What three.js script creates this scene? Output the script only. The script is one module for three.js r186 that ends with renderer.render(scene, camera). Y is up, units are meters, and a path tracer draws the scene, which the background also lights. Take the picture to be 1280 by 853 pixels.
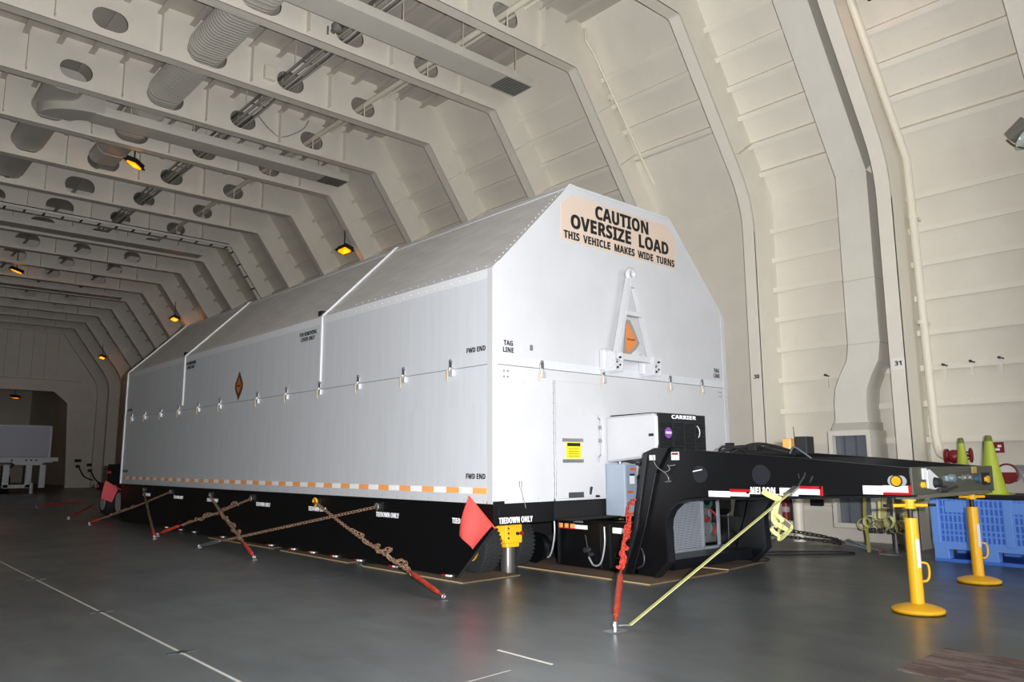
import * as THREE from 'three';
import { mergeGeometries } from 'three/addons/utils/BufferGeometryUtils.js';
import { RoundedBoxGeometry } from 'three/addons/geometries/RoundedBoxGeometry.js';
import { FontLoader } from 'three/addons/loaders/FontLoader.js';
import { TextGeometry } from 'three/addons/geometries/TextGeometry.js';

// ---------------------------------------------------------------- camera, sky, lights, exposure
const scene = new THREE.Scene();
const renderer = new THREE.WebGLRenderer({ antialias: true });
renderer.toneMapping = THREE.LinearToneMapping;
renderer.toneMappingExposure = 1.0;
renderer.shadowMap.enabled = true;

const YAW = 0.7329, PITCH = 0.157, ROLL = -0.0046, FPX = 963.5;
const camera = new THREE.PerspectiveCamera(2 * Math.atan(426.5 / FPX) * 180 / Math.PI, 1280 / 853, 0.1, 300);
const fwd = new THREE.Vector3(Math.sin(YAW) * Math.cos(PITCH), Math.sin(PITCH), -Math.cos(YAW) * Math.cos(PITCH));
const right0 = new THREE.Vector3(Math.cos(YAW), 0, Math.sin(YAW));
const up0 = new THREE.Vector3().crossVectors(right0, fwd);
const rightV = right0.clone().multiplyScalar(Math.cos(ROLL)).addScaledVector(up0, Math.sin(ROLL));
const upV = up0.clone().multiplyScalar(Math.cos(ROLL)).addScaledVector(right0, -Math.sin(ROLL));
camera.matrixAutoUpdate = true;
camera.position.set(0, 1.6, 0);
camera.quaternion.setFromRotationMatrix(new THREE.Matrix4().makeBasis(rightV, upV, fwd.clone().negate()));
scene.add(camera);

// daylight reaches the hold only through the open stern door behind the camera
scene.background = new THREE.Color().setRGB(5.2, 5.3, 5.4);

// the photographer's flash, on a bracket to the right of the lens
const flash = new THREE.SpotLight(0xfbfbff, 690, 0, 1.02, 0.6, 2);
flash.position.copy(camera.position).addScaledVector(right0, 0.3).addScaledVector(up0, 0.12);
flash.target.position.copy(flash.position).addScaledVector(fwd, 10).addScaledVector(up0, 2.1).addScaledVector(right0, -1.9);
flash.castShadow = true; flash.shadow.radius = 1.5; flash.shadow.mapSize.set(2048, 2048);
scene.add(flash, flash.target);

// ---------------------------------------------------------------- helpers
let seed = 20240611;
const rnd = () => { seed = (seed * 1664525 + 1013904223) >>> 0; return seed / 4294967296; };
const rr = (a, b) => a + (b - a) * rnd();
const V = (x, y, z) => new THREE.Vector3(x, y, z);
const taken = new Map();
function numbered(n) { const k = taken.get(n) ?? 0; taken.set(n, k + 1); return k ? `${n}_${String(k).padStart(3, '0')}` : n; }

function boxUV(g) {                     // metric uv from the dominant axis of every face
  const p = g.attributes.position, nn = g.attributes.normal, uv = new Float32Array(p.count * 2);
  for (let i = 0; i < p.count; i++) {
    const f = i - (i % 3);
    const ax = Math.abs(nn.getX(f)) , ay = Math.abs(nn.getY(f)), az = Math.abs(nn.getZ(f));
    const x = p.getX(i), y = p.getY(i), z = p.getZ(i);
    if (ax >= ay && ax >= az) { uv[2 * i] = z; uv[2 * i + 1] = y; }
    else if (ay >= az) { uv[2 * i] = x; uv[2 * i + 1] = z; }
    else { uv[2 * i] = x; uv[2 * i + 1] = y; }
  }
  g.setAttribute('uv', new THREE.BufferAttribute(uv, 2));
}
function fin(geo, keep = false) {
  let list = (Array.isArray(geo) ? geo.flat(Infinity) : [geo]).map(g => {
    let q = g.index ? g.toNonIndexed() : g.clone();
    for (const k of Object.keys(q.attributes)) if (!['position', 'normal', 'uv'].includes(k)) q.deleteAttribute(k);
    if (!q.attributes.normal) q.computeVertexNormals();
    if (!q.attributes.uv) q.setAttribute('uv', new THREE.BufferAttribute(new Float32Array(q.attributes.position.count * 2), 2));
    q.morphAttributes = {};
    return q;
  });
  const g = list.length === 1 ? list[0] : mergeGeometries(list, false);
  if (!keep) boxUV(g);
  return g;
}
function rootOf(o) { while (o.parent && o.parent !== scene) o = o.parent; return o; }
function thing(name, label, category, pos = [0, 0, 0], group) {
  const o = new THREE.Group(); o.name = numbered(name); o.position.set(...pos); scene.add(o);
  o.userData = { label, category }; if (group) o.userData.group = group;
  return o;
}
function part(parent, name, geo, mat, label, keep) {   // geometry given in world coordinates
  const g = fin(geo, keep), b = rootOf(parent).position;
  g.translate(-b.x, -b.y, -b.z);
  const m = new THREE.Mesh(g, mat); m.name = name; m.castShadow = m.receiveShadow = true;
  if (label) m.userData.label = label;
  parent.add(m); return m;
}
function stuffPart(...a) { const m = part(...a); m.userData.kind = 'stuff'; return m; }
function piece(parent, name, g, mat, x, y, z, rot) {   // shared geometry, placed
  const b = rootOf(parent).position;
  const m = new THREE.Mesh(g, mat); m.name = name; m.castShadow = m.receiveShadow = true;
  m.position.set(x - b.x, y - b.y, z - b.z); if (rot) m.rotation.set(...rot);
  parent.add(m); return m;
}
function struct(name, label, geo, mat) {
  const m = new THREE.Mesh(fin(geo), mat); m.name = numbered(name); m.castShadow = m.receiveShadow = true;
  m.userData = { label, category: name.split('_')[0], kind: 'structure' }; scene.add(m); return m;
}
function copyOf(o, x, y, z, label, turn = 0) {
  const c = o.clone(); c.name = numbered(o.name.replace(/_\d{3}$/, '')); c.position.set(x, y, z); c.rotation.y = turn;
  c.userData = { ...o.userData }; if (label) c.userData.label = label; scene.add(c); return c;
}
// geometry
const bx = (x0, x1, y0, y1, z0, z1) => new THREE.BoxGeometry(Math.abs(x1 - x0), Math.abs(y1 - y0), Math.abs(z1 - z0)).translate((x0 + x1) / 2, (y0 + y1) / 2, (z0 + z1) / 2);
const rb = (x0, x1, y0, y1, z0, z1, r = 0.01, s = 2) => new RoundedBoxGeometry(Math.abs(x1 - x0), Math.abs(y1 - y0), Math.abs(z1 - z0), s, r).translate((x0 + x1) / 2, (y0 + y1) / 2, (z0 + z1) / 2);
function cyl(a, b, r0, r1 = r0, seg = 16) {
  const A = V(...a), B = V(...b), d = B.clone().sub(A), L = d.length();
  const g = new THREE.CylinderGeometry(r1, r0, L, seg, 1);
  g.applyQuaternion(new THREE.Quaternion().setFromUnitVectors(V(0, 1, 0), d.normalize()));
  return g.translate((A.x + B.x) / 2, (A.y + B.y) / 2, (A.z + B.z) / 2);
}
function tube(pts, r, seg = 24, rad = 8, tension = 0.5) {
  const c = new THREE.CatmullRomCurve3(pts.map(p => V(...p)), false, 'catmullrom', tension);
  return new THREE.TubeGeometry(c, seg, r, rad, false);
}
function pipe(pts, r, rad = 10) {        // straight runs with ball joints
  const out = [];
  for (let i = 0; i + 1 < pts.length; i++) out.push(cyl(pts[i], pts[i + 1], r, r, rad));
  for (let i = 1; i + 1 < pts.length; i++) out.push(new THREE.SphereGeometry(r * 1.01, rad, 6).translate(...pts[i]));
  return out;
}
function bar(a, b, w, h, up = [0, 1, 0]) {   // box beam between two points
  const A = V(...a), B = V(...b), d = B.clone().sub(A), L = d.length(); d.normalize();
  const s = V(...up).cross(d).normalize(), u = d.clone().cross(s);
  const g = new THREE.BoxGeometry(w, h, L);
  g.applyMatrix4(new THREE.Matrix4().makeBasis(s, u, d));
  return g.translate((A.x + B.x) / 2, (A.y + B.y) / 2, (A.z + B.z) / 2);
}
function shp(poly, holes = []) {
  const s = new THREE.Shape(poly.map(p => new THREE.Vector2(p[0], p[1])));
  for (const h of holes) s.holes.push(h instanceof THREE.Path ? h : new THREE.Path(h.map(p => new THREE.Vector2(p[0], p[1]))));
  return s;
}
const EX = (s, d, bev = 0) => new THREE.ExtrudeGeometry(s, { depth: d - 2 * bev, bevelEnabled: bev > 0, bevelThickness: bev, bevelSize: bev, bevelOffset: -bev, bevelSegments: 1, curveSegments: 10 }).translate(0, 0, bev);
const exZ = (poly, z0, z1, holes, bev) => EX(shp(poly, holes), z1 - z0, bev).translate(0, 0, z0);
const exX = (poly, x0, x1, holes, bev) => EX(shp(poly.map(p => [-p[0], p[1]]), (holes || []).map(h => h.map(p => [-p[0], p[1]]))), x1 - x0, bev).rotateY(Math.PI / 2).translate(x0, 0, 0);
const exY = (poly, y0, y1, holes, bev) => EX(shp(poly.map(p => [p[0], -p[1]]), (holes || []).map(h => h.map(p => [p[0], -p[1]]))), y1 - y0, bev).rotateX(-Math.PI / 2).translate(0, y0, 0);
function offsetPath(pts, d) {
  return pts.map((p, i) => {
    const a = pts[Math.max(0, i - 1)], b = pts[Math.min(pts.length - 1, i + 1)];
    const nrm = (u, v) => { const x = v[0] - u[0], y = v[1] - u[1], l = Math.hypot(x, y) || 1; return [-y / l, x / l]; };
    const n1 = i ? nrm(a, p) : nrm(p, b), n2 = i < pts.length - 1 ? nrm(p, b) : nrm(a, p);
    let mx = n1[0] + n2[0], my = n1[1] + n2[1]; const l = Math.hypot(mx, my); mx /= l; my /= l;
    const c = mx * n1[0] + my * n1[1];
    return [p[0] + mx * d / c, p[1] + my * d / c];
  });
}
const bandPoly = (pts, d) => [...pts, ...offsetPath(pts, d).reverse()];
function rounded(pts, r, n = 4) {        // open path with its inner corners rounded
  const out = [pts[0]];
  for (let i = 1; i + 1 < pts.length; i++) {
    const [p, q, s] = [pts[i - 1], pts[i], pts[i + 1]];
    const l1 = Math.hypot(q[0] - p[0], q[1] - p[1]), l2 = Math.hypot(s[0] - q[0], s[1] - q[1]), rad = typeof r === 'function' ? r(i) : r;
    if (!rad) { out.push(q); continue; }
    const A = [q[0] + (p[0] - q[0]) * rad / l1, q[1] + (p[1] - q[1]) * rad / l1], B = [q[0] + (s[0] - q[0]) * rad / l2, q[1] + (s[1] - q[1]) * rad / l2];
    for (let k = 0; k <= n; k++) { const t = k / n, a = (1 - t) * (1 - t), b = 2 * t * (1 - t), c = t * t; out.push([a * A[0] + b * q[0] + c * B[0], a * A[1] + b * q[1] + c * B[1]]); }
  }
  out.push(pts[pts.length - 1]); return out;
}
function obround(cx, cy, w, h, n = 10) {
  const r = h / 2, e = w / 2 - r, pts = [];
  for (let i = 0; i <= n; i++) { const a = -Math.PI / 2 + Math.PI * i / n; pts.push([cx + e + r * Math.cos(a), cy + r * Math.sin(a)]); }
  for (let i = 0; i <= n; i++) { const a = Math.PI / 2 + Math.PI * i / n; pts.push([cx - e + r * Math.cos(a), cy + r * Math.sin(a)]); }
  return pts;
}
function linkGeo(L, W, wire) {
  const e = (L - W) / 2, pts = [];
  for (let i = 0; i < 6; i++) { const a = -Math.PI / 2 + Math.PI * i / 5; pts.push(V(W / 2 * Math.sin(a) , 0, e + W / 2 * Math.cos(a))); }
  for (let i = 0; i < 6; i++) { const a = Math.PI / 2 + Math.PI * i / 5; pts.push(V(W / 2 * Math.sin(a), 0, -e + W / 2 * Math.cos(a))); }
  return new THREE.TubeGeometry(new THREE.CatmullRomCurve3(pts, true, 'catmullrom', 0.3), 16, wire, 5, true);
}
function chain(pts, pitch = 0.055, wire = 0.0085, straight = false, jig = 0) {
  const P = pts.map(p => V(...p));
  const c = straight ? null : new THREE.CatmullRomCurve3(P, false, 'catmullrom', 0.5);
  const cp = straight ? (() => { const k = new THREE.CurvePath(); for (let i = 0; i + 1 < P.length; i++) k.add(new THREE.LineCurve3(P[i], P[i + 1])); return k; })() : c;
  const n = Math.max(2, Math.round(cp.getLength() / pitch)), base = linkGeo(pitch + 2.6 * wire, pitch * 0.6, wire), out = [];
  for (let i = 0; i < n; i++) {
    const a = cp.getPointAt(i / n), b = cp.getPointAt((i + 1) / n), d = b.clone().sub(a).normalize();
    const ref = Math.abs(d.y) > 0.9 ? V(1, 0, 0) : V(0, 1, 0);
    const s = ref.clone().cross(d).normalize(), u = d.clone().cross(s);
    const m = new THREE.Matrix4().makeBasis(s, u, d).multiply(new THREE.Matrix4().makeRotationZ((i % 2 ? Math.PI / 2 : 0) + 0.6 + (jig ? rr(-jig, jig) : 0)));
    m.setPosition(a.clone().add(b).multiplyScalar(0.5));
    out.push(base.clone().applyMatrix4(m));
  }
  return out;
}
function ribbon(pts, w, t, side, seg = 24) {   // flat webbing along a curve, its width along "side"
  const c = new THREE.CatmullRomCurve3(pts.map(p => V(...p)), false, 'catmullrom', 0.5), pos = [], idx = [];
  const S = V(...side).normalize();
  for (let i = 0; i <= seg; i++) {
    const p = c.getPoint(i / seg), d = c.getTangent(i / seg), s = S.clone().addScaledVector(d, -S.dot(d)).normalize(), n = d.clone().cross(s);
    for (const [a, b] of [[-1, -1], [1, -1], [1, 1], [-1, 1]]) { const q = p.clone().addScaledVector(s, a * w / 2).addScaledVector(n, b * t / 2); pos.push(q.x, q.y, q.z); }
    if (i) for (let k = 0; k < 4; k++) { const A = (i - 1) * 4 + k, B = (i - 1) * 4 + (k + 1) % 4; idx.push(A, B, B + 4, A, B + 4, A + 4); }
  }
  const L = seg * 4; idx.push(0, 2, 1, 0, 3, 2, L, L + 1, L + 2, L, L + 2, L + 3);
  const g = new THREE.BufferGeometry(); g.setAttribute('position', new THREE.Float32BufferAttribute(pos, 3)); g.setIndex(idx);
  const q = g.toNonIndexed(); q.computeVertexNormals(); return q;
}
const font = await new FontLoader().loadAsync('fonts/droid/droid_sans_bold.typeface.json');
const CAP = (() => { const g = new TextGeometry('H', { font, size: 1, depth: 0.01, curveSegments: 2, bevelEnabled: false }); g.computeBoundingBox(); return g.boundingBox.max.y - g.boundingBox.min.y; })();
function lettering(str, h, w = 0, bold = 0.02, depth = 0.003) {   // centred, cap height h, widest line w wide, lying in the xy plane
  const lines = str.split('\n'), out = [];
  let widest = 0;
  lines.forEach((ln, i) => {
    const g = new TextGeometry(ln, { font, size: h / CAP, depth, curveSegments: 3, bevelEnabled: true, bevelThickness: 0.0008, bevelSize: bold * h, bevelSegments: 1 });
    g.computeBoundingBox(); const b = g.boundingBox; widest = Math.max(widest, b.max.x - b.min.x);
    g.translate(-(b.min.x + b.max.x) / 2, -h / 2 - (i - (lines.length - 1) / 2) * h * 1.4, 0);
    out.push(g);
  });
  if (w) for (const g of out) g.scale(w / widest, 1, 1);
  return fin(out);
}
const facePX = g => g.rotateY(Math.PI / 2);       // turns xy-plane work to face +x
const faceNX = g => g.rotateY(-Math.PI / 2);      // ... to face -x, read from -x

// ---------------------------------------------------------------- textures and materials
function noiseGrid(n) { const a = new Float32Array(n * n); for (let i = 0; i < n * n; i++) a[i] = rnd(); return a; }
const N64 = noiseGrid(64);
function vnoise(x, y, per) {
  const xi = Math.floor(x), yi = Math.floor(y), fx = x - xi, fy = y - yi, s = t => t * t * (3 - 2 * t);
  const at = (i, j) => N64[((((j % per) + per) % per) * 64 + (((i % per) + per) % per)) % 4096];
  const u = s(fx), v = s(fy);
  return (at(xi, yi) * (1 - u) + at(xi + 1, yi) * u) * (1 - v) + (at(xi, yi + 1) * (1 - u) + at(xi + 1, yi + 1) * u) * v;
}
function fbm(x, y, per, oct = 4) { let s = 0, a = 0.5, t = 0; for (let o = 0; o < oct; o++) { s += a * vnoise(x, y, per); t += a; a *= 0.55; x *= 2; y *= 2; per = Math.min(64, per * 2); } return s / t; }
function dataTex(n, fn, srgb, metres) {
  const d = new Uint8Array(n * n * 4);
  for (let j = 0; j < n; j++) for (let i = 0; i < n; i++) {
    const c = fn(i / n, j / n), k = (j * n + i) * 4;
    const [r, g, b] = Array.isArray(c) ? c : [c, c, c];
    d[k] = 255 * Math.min(1, Math.max(0, r)); d[k + 1] = 255 * Math.min(1, Math.max(0, g)); d[k + 2] = 255 * Math.min(1, Math.max(0, b)); d[k + 3] = 255;
  }
  const t = new THREE.DataTexture(d, n, n); t.wrapS = t.wrapT = THREE.RepeatWrapping; t.magFilter = THREE.LinearFilter; t.minFilter = THREE.LinearMipmapLinearFilter; t.generateMipmaps = true;
  if (srgb) t.colorSpace = THREE.SRGBColorSpace;
  t.repeat.set(1 / metres, 1 / metres); t.needsUpdate = true; return t;
}
const mottle = dataTex(512, (u, v) => 0.93 + 0.07 * fbm(u * 4, v * 4, 4, 5) + (vnoise(u * 64, v * 64, 64) > 0.97 ? -0.04 : 0), true, 3.1);
const plateBump = dataTex(256, (u, v) => fbm(u * 4, v * 4, 4, 3), false, 2.3);
const streak = dataTex(512, (u, v) => 0.955 + 0.045 * fbm(u * 32, v * 2, 32, 3) , true, 2.4);
const roofStreak = dataTex(512, (u, v) => 0.86 + 0.14 * fbm(u * 6, v * 48, 6, 4), true, 2.6);
const floorTex = dataTex(1024, (u, v) => {
  const a = fbm(u * 5, v * 5, 5, 5), b = fbm(u * 40, v * 12, 40, 3), c = fbm(u * 3 + 7, v * 3 + 3, 3, 4);
  let k = 0.62 + 0.28 * a + 0.16 * (b - 0.5) + 0.1 * (c - 0.5);
  const sc = vnoise(u * 14, v * 220, 64); if (sc > 0.93) k += 0.05;
  return [k, k * 1.0, k * 0.96];
}, true, 7.3);
const floorRough = dataTex(512, (u, v) => 0.24 + 0.2 * fbm(u * 6, v * 6, 6, 5), false, 5.1);
const rustTex = dataTex(256, (u, v) => { const a = fbm(u * 8, v * 8, 8, 4); return [0.62 + 0.38 * a, 0.55 + 0.45 * a, 0.5 + 0.5 * a]; }, true, 0.35);
const hatchTex = dataTex(512, (u, v) => { const a = fbm(u * 24, v * 7, 24, 5), g = fbm(u * 48, v * 16, 48, 3); const m = Math.min(1, Math.max(0, (a * 0.6 + g * 0.4 - 0.44) * 9)); return [0.40 + 0.13 * m, 0.32 + 0.17 * m, 0.31 + 0.17 * m]; }, true, 1.7);
const woodTex = dataTex(512, (u, v) => { const g = fbm(u * 4, v * 48, 4, 4); const k = 0.7 + 0.5 * (g - 0.5); return [k, k * 0.95, k * 0.9]; }, true, 1.2);
const meshTex = dataTex(64, (u, v) => (Math.hypot((u * 4) % 1 - 0.5, (v * 4) % 1 - 0.5) < 0.33 ? 0.08 : 0.95), true, 0.1);
const M = (hex, o = {}) => new THREE.MeshStandardMaterial({ color: hex, roughness: 0.55, metalness: 0, ...o });
const cream = M(0xe6e0d1, { map: mottle, roughness: 0.5, bumpMap: plateBump, bumpScale: 0.006 });
const creamSteel = M(0xeae4d5, { map: mottle, roughness: 0.48 });
const deckGrey = M(0xc6c0b4, { map: mottle, roughness: 0.6 });
const ductWhite = M(0xdedacd, { map: mottle, roughness: 0.45 });
const ductGrey = M(0xc9c5b9, { map: mottle, roughness: 0.5 });
const galv = M(0x9a9c9b, { roughness: 0.4, metalness: 0.6, map: mottle });
const pipeWhite = M(0xe6dfcc, { roughness: 0.4 });
const floorMat = M(0x70757a, { map: floorTex, roughness: 1, roughnessMap: floorRough });
const white = M(0xcfd2d5, { map: streak, roughness: 0.45 });  // container sides: same white as the front, lighter tone carries their light
const whiteFrontDim = M(0xc8c9cb, { map: mottle, roughness: 0.5 });  // same white paint, darker for the end face: light level put into colour
const roofWhiteLit = M(0xe8e6e2, { map: roofStreak, roughness: 0.4 });  // same white again, lightened: overhead light painted into the roof colour
const trimWhite = M(0xd9dadb, { roughness: 0.35 });
const blackPaint = M(0x06070a, { roughness: 0.38 });
const blackMatte = M(0x0b0b0c, { roughness: 0.75 });
const dark = M(0x1a1b1c, { roughness: 0.7 });
const steel = M(0xa9abad, { metalness: 0.85, roughness: 0.33 });
const darkSteel = M(0x4b4d4e, { metalness: 0.7, roughness: 0.45 });
const yellow = M(0xf0b41c, { roughness: 0.38 });
const yellowDark = M(0xd9a011, { roughness: 0.45 });
const orangeRed = M(0xc9482c, { roughness: 0.5, map: rustTex });
const redChain = M(0xc8402f, { roughness: 0.5 });
const rusty = M(0xa0836a, { roughness: 0.7, map: rustTex });
const flagMat = M(0xf3605c, { roughness: 0.5 });
const tapeWhite = M(0xffffff, { roughness: 0.35 });
const tapeOrange = M(0xffae62, { roughness: 0.4 });
const tapeRed = M(0xb3121c, { roughness: 0.4 });
const letterBlack = M(0x141414, { roughness: 0.6 });
const letterWhite = M(0xf6f6f6, { roughness: 0.5 });
const rubber = M(0x1c1d1e, { roughness: 0.85 });
const plywood = M(0x8f7c64, { map: woodTex, roughness: 0.8 });
const blue = M(0x6a97e6, { roughness: 0.4 });
const blueDeep = M(0x4273cf, { roughness: 0.45 });
const lime = M(0xb5c53a, { roughness: 0.5, map: mottle });
const limeTip = M(0x6e7434, { roughness: 0.6 });
const webbing = M(0xcfcf86, { roughness: 0.75 });
const webbingTan = M(0xb3a87c, { roughness: 0.85 });
const redPaint = M(0x7c1721, { roughness: 0.4 });
const amberGlass = new THREE.MeshStandardMaterial({ color: 0xff9a10, emissive: 0xff8a06, emissiveIntensity: 2.2, roughness: 0.4 });

// ---------------------------------------------------------------- hold: floor, shell, deck, frames
const XF = 15.1, XT = 12.605, YK = 7.364, YT = 10.889, XS = 15.95, YD = 12.1, CX = 2.91;
const SP = 2.9645, ZW = i => -8.97 - SP * i + 0.27 - (i === -2 ? 0.2 : 0);
const Z_AFT = 12.2, Z_FWD = ZW(18) - 0.25;
const mir = p => [2 * CX - p[0], p[1]];
const SD = [-0.57773, 0.81623], SN = [0.81623, 0.57773];          // slope direction and outward normal
const shellK = [XS, 7.634], shellT = [12.79, YD];

const floor = struct('floor', 'grey painted steel deck of the cargo hold, scuffed and semi glossy', bx(-10.6, 16.4, -0.3, 0, Z_FWD - 24, Z_AFT + 0.3), floorMat);
part(floor, 'lane_line', bx(2.525, 2.55, 0, 0.002, -22, -2.2), M(0xb9b7ae, { roughness: 0.6 }), 'thin pale line along the deck');
part(floor, 'lane_line', bx(4.58, 4.605, 0, 0.002, -5.3, -4.64), M(0xc9c7be, { roughness: 0.6 }), 'short pale dash on the deck');
part(floor, 'lane_line', exY([[3.7, -4.712], [4.23, -4.745], [4.23, -4.73], [3.7, -4.698]], 0, 0.002), M(0x8f8e88, { roughness: 0.6 }), 'faint pale scrape on the deck');
for (const z of [-12.9, -9.6, -7.1]) part(floor, 'lashing_point', [bx(2.42, 2.66, 0, 0.004, z - 0.02, z + 0.02), cyl([2.54, 0, z], [2.54, 0.006, z], 0.05)], darkSteel);
part(floor, 'deck_hatch', rb(6.4, 7.45, 0, 0.006, -2.7, -1.2, 0.003), M(0xf4ebe8, { map: hatchTex, roughness: 0.6 }), 'worn rust brown plate set in the deck');
part(floor, 'deck_stain', exY(obround(5.65, -10.2, 0.55, 0.16), 0, 0.0015), M(0x394353, { roughness: 0.5 }));

const wallR = struct('wall_right', 'cream painted steel shell plating with horizontal stiffeners', [
  exZ([[XS, 0], [16.3, 0], [16.3, 7.74], [13.08, 12.4], [12.79, YD], shellK], Z_FWD - 0.2, Z_AFT)], cream);
const lbar = (S, nin, dn) => {          // angle bar: web along nin, toe flange along dn
  const t = 0.018, W = 0.17, F = 0.11;
  const q = (a, b) => [S[0] + nin[0] * a + dn[0] * b, S[1] + nin[1] * a + dn[1] * b];
  return [q(-0.01, 0), q(W, 0), q(W, F), q(W - t, F), q(W - t, t), q(-0.01, t)];
};
for (let k = 0; k < 10; k++) part(wallR, 'stiffener', exZ(lbar([XS, 0.69 + 0.684 * k], [-1, 0], [0, -1]), Z_FWD, Z_AFT), creamSteel);
for (let k = 0; k < 6; k++) {
  const a = [15.43 + 0.1225 - 0.395 * k, 8.11 + 0.0867 + 0.558 * k];
  part(wallR, 'stiffener', exZ(lbar(a, [-SN[0], -SN[1]], [-SD[0], -SD[1]]), Z_FWD, Z_AFT), creamSteel);
}
const lining = [[15.77, 0], [15.77, 7.56], [14.7, 9.08]];
part(wallR, 'lining_panel', exZ(bandPoly(lining, -0.02), ZW(1), ZW(0)), cream, 'smooth cream lining panel beside frame 30');

const wallL = struct('wall_left', 'cream painted steel shell plating on the far side of the hold', [
  exZ([[XS, 0], [16.3, 0], [16.3, 7.74], [13.08, 12.4], [12.79, YD], shellK].map(mir), Z_FWD - 0.2, Z_AFT)], cream);

const ceiling = struct('ceiling', 'cream grey steel deck head with longitudinal stiffeners', bx(mir([13.08])[0], 13.08, YD, 12.4, Z_FWD - 0.2, Z_AFT), deckGrey);
for (let k = 0; k < 25; k++) {
  const x = 11.5 - 0.72 * k;
  part(ceiling, 'longitudinal', exZ([[x, YD + 0.01], [x, YD - 0.24], [x - 0.13, YD - 0.24], [x - 0.13, YD - 0.222], [x - 0.018, YD - 0.222], [x - 0.018, YD + 0.01]], Z_FWD, Z_AFT), deckGrey);
}
{ const x = 12.3; part(ceiling, 'longitudinal', exZ([[x, YD + 0.01], [x, YD - 0.2], [x - 0.1, YD - 0.2], [x - 0.1, YD - 0.185], [x - 0.018, YD - 0.185], [x - 0.018, YD + 0.01]], Z_FWD, Z_AFT), deckGrey); }

// transverse web frames
const inner = [[XF, 0], [XF, YK], [XT, YT], mir([XT, YT]), mir([XF, YK]), mir([XF, 0])];
const innerR = rounded(inner, i => (i === 1 || i === 4 ? 0.7 : 0.06), 5);
const outer = [[XS, 0], shellK, shellT, mir(shellT), mir(shellK), mir([XS, 0])];
const HOLE_Y = 11.31, HOLE_X = [10.34, 8.2, 6.07, 3.94, 1.82, -0.3, -2.44, -4.56];
const webGeo = fin(exZ([...innerR, ...outer.slice().reverse()], -0.01, 0.01, HOLE_X.map(x => obround(x, HOLE_Y, x === 6.07 || x === -0.3 ? 0.95 : 0.74, x === 6.07 || x === -0.3 ? 0.62 : 0.5))));
const flangeGeo = fin(exZ(bandPoly(innerR, -0.03), -0.28, 0.012));
const webBarGeo = fin(bx(-0.012, 0.012, 10.95, 11.87, 0.01, 0.19));
const proto = new THREE.Group();
{
  const add = (n, g) => { const m = new THREE.Mesh(g, creamSteel); m.name = n; m.castShadow = m.receiveShadow = true; proto.add(m); return m; };
  add('web', webGeo); add('flange', flangeGeo);
  for (let k = 0; k < 9; k++) add('web_stiffener', webBarGeo).position.x = 11.41 - 2.135 * k;
}
const brk = k => { const a = [15.5525 - 0.395 * k, 8.1967 + 0.558 * k]; return fin(bar([a[0] - SN[0] * 0.16, a[1] - SN[1] * 0.16, 0.075], [a[0] - SN[0] * 0.82, a[1] - SN[1] * 0.82, 0.075], 0.018, 0.14, [0, 0, 1])); };
const brackets = [1, 2, 4].map(brk);
const plateG = fin(bx(-0.004, 0.004, -0.11, 0.11, -0.11, 0.11)), platemat = M(0xe8e6dd, { roughness: 0.5 });
for (let i = -6; i <= 18; i++) {
  const f = proto.clone(); f.name = numbered('web_frame'); f.position.set(0, 0, ZW(i)); scene.add(f);
  f.userData = { label: 'cream steel web frame with lightening holes arching over the hold', category: 'frame', kind: 'structure', group: 'web frames along the hold' };
  for (const q of i >= 1 ? [1, 2] : i === 0 ? [0] : []) { const b = new THREE.Mesh(brackets[q], creamSteel); b.name = 'tripping_bracket'; b.castShadow = b.receiveShadow = true; f.add(b); }
  if (i === 0 || i === -1) {
    delete f.userData.group;
    f.userData.label = i ? 'cream web frame with number plate 31 beside the ventilation trunk' : 'cream web frame with number 30 next to the smooth lining panel';
    if (i) { const p = new THREE.Mesh(plateG, platemat); p.name = 'number_plate'; p.position.set(XF - 0.004, 3.42, -0.13); f.add(p); }
    const t = new THREE.Mesh(faceNX(lettering(i ? '31' : '30', 0.085, 0.13)), letterBlack); t.name = 'frame_number'; t.position.set(XF - 0.008, 3.43, -0.13); f.add(t);
  }
}

// forward bulkhead with its wide opening, and the compartment beyond
{
  const open = [[13.49, 0], [13.2, 5.94], [12.3, 6.75], mir([12.3, 6.75]), mir([13.2, 5.94]), mir([13.49, 0])];
  const w = struct('wall_front', 'dim steel bulkhead with a wide chamfered opening at the far end', [exZ([[16.1, 0], [16.1, 12.2], [-10.3, 12.2], [-10.3, 0], ...open.slice().reverse()], Z_FWD - 0.15, Z_FWD)], cream);
  part(w, 'opening_frame', exZ(bandPoly(open, -0.22), Z_FWD, Z_FWD + 0.18), creamSteel);
  part(w, 'ledge', bx(-8, 14, 7.55, 7.68, Z_FWD, Z_FWD + 0.3), creamSteel);
  for (let k = 0; k < 22; k++) part(w, 'vertical_stiffener', bx(12.4 - 0.8 * k, 12.43 - 0.8 * k, 7.7, 12, Z_FWD, Z_FWD + 0.14), creamSteel);
  for (let k = 0; k < 9; k++) part(w, 'rung', bx(13.75, 14.5, 0.9 + 0.75 * k, 0.94 + 0.75 * k, Z_FWD, Z_FWD + 0.1), creamSteel);
  struct('wall_beyond', 'dim cream end wall of the forward compartment', [bx(-10.6, 16.4, 0, 9, Z_FWD - 24, Z_FWD - 23.7), bx(15.2, 15.5, 0, 9, Z_FWD - 23.7, Z_FWD - 0.15), bx(-9.7, -9.4, 0, 9, Z_FWD - 23.7, Z_FWD - 0.15), bx(-9.7, 15.5, 9, 9.3, Z_FWD - 24, Z_FWD - 0.15)], cream);
}
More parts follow.
